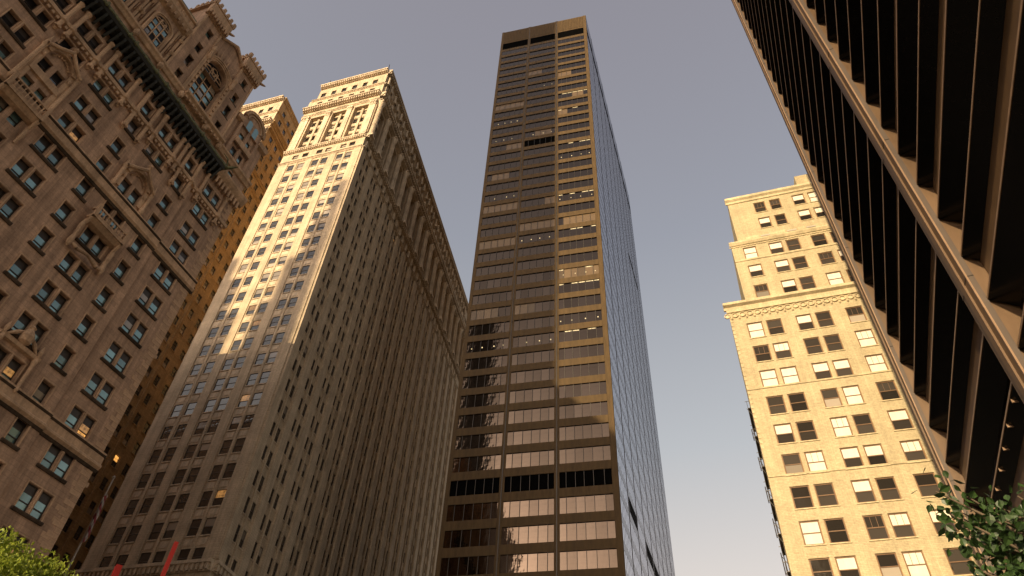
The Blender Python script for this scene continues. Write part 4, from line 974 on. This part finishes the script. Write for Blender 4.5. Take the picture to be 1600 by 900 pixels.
# ================================================================ ground
struct('ground', MB().box(-1500, 1500, -1500, 1500, GZ - .5, GZ - .008), M['asphalt'])
rd = MB(); rd.box(-12, 12, -900, 900, 0, .004); o_ = struct('road', rd, M['asphalt'], (-10.6, 62, GZ - .004), rad(-19 + 90) ); 
pv = MB(); pv.box(-60, 60, -40, 40, -.1, .12); struct('plaza_pavement', pv, M['paving'], (-14, 10, GZ), rad(-20)); 
kb = MB(); kb.box(-60.2, 60.2, -40.3, -40.0, -.1, .124); kb.box(-60.2, 60.2, 40.0, 40.3, -.1, .124); struct('kerb', kb, M['kerb'], (-14, 10, GZ), rad(-20))
ln = MB()
for i in range(-40, 40): ln.box(-.07, .07, i * 6.0, i * 6.0 + 3.0, .004, .008)
struct('road_marking', ln, M['paint'], (-10.6, 62, GZ - .002), rad(-19 + 90))

# ================================================================ red steel sculpture, flagpole
def at(px, py, d):
    """world point at horizontal distance d on the sight line of a photo position (measurement aid)"""
    v = cam.matrix_world.to_3x3() @ Vector((px - 800, -(py - 450), -_f)); h = sqrt(v.x ** 2 + v.y ** 2); return v * (d / h)
T1, T2 = at(276, 847, 34), at(186, 884, 36); base = (T1 + T2) / 2
rs = root('steel_sculpture', base.x, base.y, 'red painted steel beam sculpture whose two beam tips rise in front of the stone buildings', 'sculpture')
def ibeam(p, q, wd=.18, th=.03):
    p, q = Vector(p), Vector(q); d = (q - p); L = d.length; m = MB()
    m.box(-wd / 2, wd / 2, -wd / 2, -wd / 2 + th, 0, L); m.box(-wd / 2, wd / 2, wd / 2 - th, wd / 2, 0, L); m.box(-th / 2, th / 2, -wd / 2 + th, wd / 2 - th, 0, L)
    o = link('beam', m.mesh('beam'), M['red'], rs, p - rs.location, rot=d.to_track_quat('Z', 'Y').to_euler()); return o
gA = T1.copy(); gA.z = GZ; 
ibeam((T1.x - .9, T1.y + 1.5, GZ), T1 + Vector((0, 0, 0))); ibeam((T2.x + .6, T2.y - .8, GZ), T2, .26)
ibeam((T1.x + 5, T1.y + 4, GZ), (T2.x + 1, T2.y, 7.5)); ibeam((T2.x - 4, T2.y + 4, GZ), (T1.x - .5, T1.y + .5, 8.0))
link('ring', MB().lathe(0, 0, [(.9, -.3), (1.0, 0), (.9, .3)], 20).mesh('ring'), M['red'], rs, Vector((base.x, base.y, 9)) - rs.location)
FP = at(177, 748, 76); fp = root('flagpole', FP.x, FP.y, 'grey flagpole with a limp striped flag in the dark gap between the buildings', 'flagpole')
link('pole', MB().cyl(0, 0, 0, FP.z - GZ, .16, .08, 8).lathe(0, 0, [(.02, FP.z - GZ), (.18, FP.z - GZ + .15), (.02, FP.z - GZ + .35)], 8).mesh('pole'), M['pole'], fp)
def flagmat():
    m, t, b = newmat('striped flag cloth'); tc = t.nodes.new('ShaderNodeTexCoord'); wv = t.nodes.new('ShaderNodeTexWave'); wv.wave_type = 'BANDS'; wv.bands_direction = 'DIAGONAL'; wv.inputs['Scale'].default_value = .55
    t.links.new(tc.outputs['Object'], wv.inputs[0]); r = ramp(t, wv.outputs[0], (.22, .03, .03), (.35, .3, .26), .48, .52); t.links.new(r.outputs[0], b.inputs['Base Color']); b.inputs['Roughness'].default_value = .8; return m
fl = MB(); N = 14; rows = 12; top = FP.z - GZ - 1.6
for i in range(N):
    for j in range(rows):
        def q(i, j):
            t = i / N; z = top - j / rows * (2.6 + t * .9) - t * 1.8; return (.10 + t * .18 + .05 * sin(j * .9 + i), .3 * sin(i * 1.5 + j * .25) * (1 - .2 * t), z)
        fl.face([q(i, j), q(i + 1, j), q(i + 1, j + 1), q(i, j + 1)])
fo = link('flag', fl.mesh('flag'), flagmat(), None, (FP.x, FP.y, GZ)); tag(fo, 'limp red and white striped flag hanging from the flagpole', 'flag')

# ================================================================ trees
def leafmesh(name, L, W, fold=.25):
    m = MB(); pts = [(0, 0), (.28, .42), (.6, .5), (.85, .25), (1.12, 0)]
    for s_ in (1, -1):
        P_ = [(x * L, s_ * y * W, -fold * y * W - .12 * L * x * x) for x, y in pts]; C_ = [(x * L, 0, -.12 * L * x * x) for x, y in pts]
        for k in range(4):
            q = [C_[k], C_[k + 1], P_[k + 1], P_[k]] if s_ > 0 else [C_[k], P_[k], P_[k + 1], C_[k + 1]]
            if k == 0: q = [q[0], q[1], q[2]] if s_ > 0 else [q[0], q[2], q[3]]
            m.face(q)
    return m.mesh(name)
def tree_dark():
    c = at(1560, 880, 6.5); base = Vector((c.x + 1.6, c.y - .6, GZ)); rt = root('street_tree', base.x, base.y, 'broad leaved dark green tree reaching into the lower right corner', 'tree')
    rn = random.Random(8); top = Vector((base.x - .2, base.y, 3.4))
    tr = MB(); tr.tube([base, base + Vector((.05, 0, 1.6)), base + Vector((-.1, .05, 3.2)), top], [.17, .14, .1, .05], 10)
    tr.v = [tuple(Vector(v) - rt.location) for v in tr.v]; link('trunk', tr.mesh('trunk'), M['bark'], rt)
    ends = []
    spec = [((1462, 768), 6.3), ((1478, 800), 6.4), ((1510, 775), 6.6), ((1540, 800), 6.7), ((1500, 840), 6.5), ((1530, 870), 6.6), ((1560, 790), 7.0), ((1590, 775), 6.8), ((1585, 830), 6.9), ((1560, 850), 6.5), ((1600, 880), 6.6), ((1545, 895), 6.7), ((1528, 890), 6.3), ((1620, 800), 6.8), ((1500, 800), 6.9), ((1570, 815), 6.4), ((1650, 850), 6.8), ((1640, 920), 6.5)]
    lb = MB(); crown = []
    for (px, py), d in spec:
        e = at(px, py, d); a = base + Vector((-.05, 0, 2.2 + rn.random() * 1.2)); mid = a.lerp(e, .55) + Vector((0, 0, .12 + .1 * rn.random()))
        lb.tube([a, mid, e], [.04, .022, .006], 6); crown.append((mid, e))
    for k in range(9):
        a_ = rn.random() * 6.28; e = base + Vector((cos(a_) * 1.2 + .9, sin(a_) * 1.3 - .6, 3.6 + rn.random() * 1.6)); a = base + Vector((0, 0, 2.6 + rn.random()))
        if (e.normalized() - at(1560, 860, 1).normalized()).length < .35: e += Vector((1.3, -1.2, 0))
        lb.tube([a, a.lerp(e, .5) + Vector((0, 0, .1)), e], [.04, .025, .006], 6); crown.append((a.lerp(e, .5), e))
    lb.v = [tuple(Vector(v) - rt.location) for v in lb.v]; link('limb', lb.mesh('limb'), M['bark'], rt)
    me = leafmesh('leaf', .088, .072); me.materials.append(M['leaf_dark']); me2 = leafmesh('leaf', .068, .054); me2.materials.append(M['leaf_dark'])
    n = 0; st = MB()
    for (a, e) in crown[:18]:
        for k in range(16):
            if n >= 290: break
            t = rn.random() ** .6; p = a.lerp(e, .35 + .7 * t) + Vector((rn.gauss(0, .075), rn.gauss(0, .08), rn.gauss(0, .075)))
            link('leaf', rn.choice((me, me, me2)), M['leaf_dark'], rt, p - rt.location, rot=(rn.gauss(.2, .7), rn.gauss(.75, .5), rn.random() * 6.28)); n += 1
    for (a, e) in crown:
        for k in range(46 if (a, e) in crown[:18] else 150):
            t = rn.random(); p = a.lerp(e, .3 + .75 * t) + Vector((rn.gauss(0, .09), rn.gauss(0, .09), rn.gauss(0, .08))); R_ = Matrix.Rotation(rn.random() * 6.28, 3, 'Z') @ Matrix.Rotation(rn.gauss(.8, .5), 3, 'Y') @ Matrix.Rotation(rn.gauss(0, .7), 3, 'X'); i0 = len(st.v)
            st.v += [tuple(R_ @ v.co + p - rt.location) for v in me2.vertices]
            for pl in me2.polygons: st.f.append(tuple(i0 + q for q in pl.vertices)); st.mi.append(0)
    tag(link('leaf', st.mesh('leaves'), M['leaf_dark'], rt), kind='stuff')
tree_dark()
def tree_light():
    c = at(20, 900, 13); base = Vector((c.x, c.y, GZ)); rt = root('street_tree', base.x, base.y, 'sunlit yellow green small leaved tree top in the lower left corner', 'tree')
    rn = random.Random(9); tr = MB(); tr.tube([(0, 0, 0), (.05, 0, 1.5), (0, .05, 3.4), (.05, 0, 4.6)], [.16, .13, .09, .04], 10); link('trunk', tr.mesh('trunk'), M['bark'], rt)
    lb = MB(); st = MB(); me = leafmesh('leaf', .07, .035); cl = []
    spec = [(0, 842, 12.2), (18, 875, 12.4), (42, 880, 12.6), (68, 884, 12.6), (84, 898, 12.8), (35, 895, 12.2), (5, 880, 12), (60, 902, 12.4), (8, 860, 12.8), (-25, 850, 12.5), (-50, 860, 13), (85, 915, 12.6), (30, 905, 12), (-10, 890, 12), (70, 920, 12.2), (-40, 900, 12.4)]
    for px, py, d in spec: cl.append(at(px, py, d) - rt.location)
    for k in range(26): a_ = rn.random() * 6.28; r = .5 + rn.random() * 1.0; cl.append(Vector((cos(a_) * r - .6, sin(a_) * r, 3.0 + rn.random() * 1.4)) )
    for e in cl:
        a = Vector((0, 0, 2.6 + rn.random() * 1.4)); lb.tube([a, a.lerp(e, .6) + Vector((0, 0, .15)), e], [.04, .02, .006], 5)
        for k in range(230):
            v = Vector((rn.gauss(0, 1), rn.gauss(0, 1), rn.gauss(0, .6))); v = v.normalized() * (rn.random() ** .5) * .32; p = e + v
            R_ = Matrix.Rotation(rn.random() * 6.28, 3, 'Z') @ Matrix.Rotation(rn.gauss(.5, .6), 3, 'Y') @ Matrix.Rotation(rn.gauss(0, .6), 3, 'X'); i0 = len(st.v)
            st.v += [tuple(R_ @ q.co + p) for q in me.vertices]
            for pl in me.polygons: st.f.append(tuple(i0 + q for q in pl.vertices)); st.mi.append(0)
    link('limb', lb.mesh('limb'), M['bark'], rt); tag(link('crown', st.mesh('crown'), M['leaf_light'], rt), kind='stuff')
tree_light()
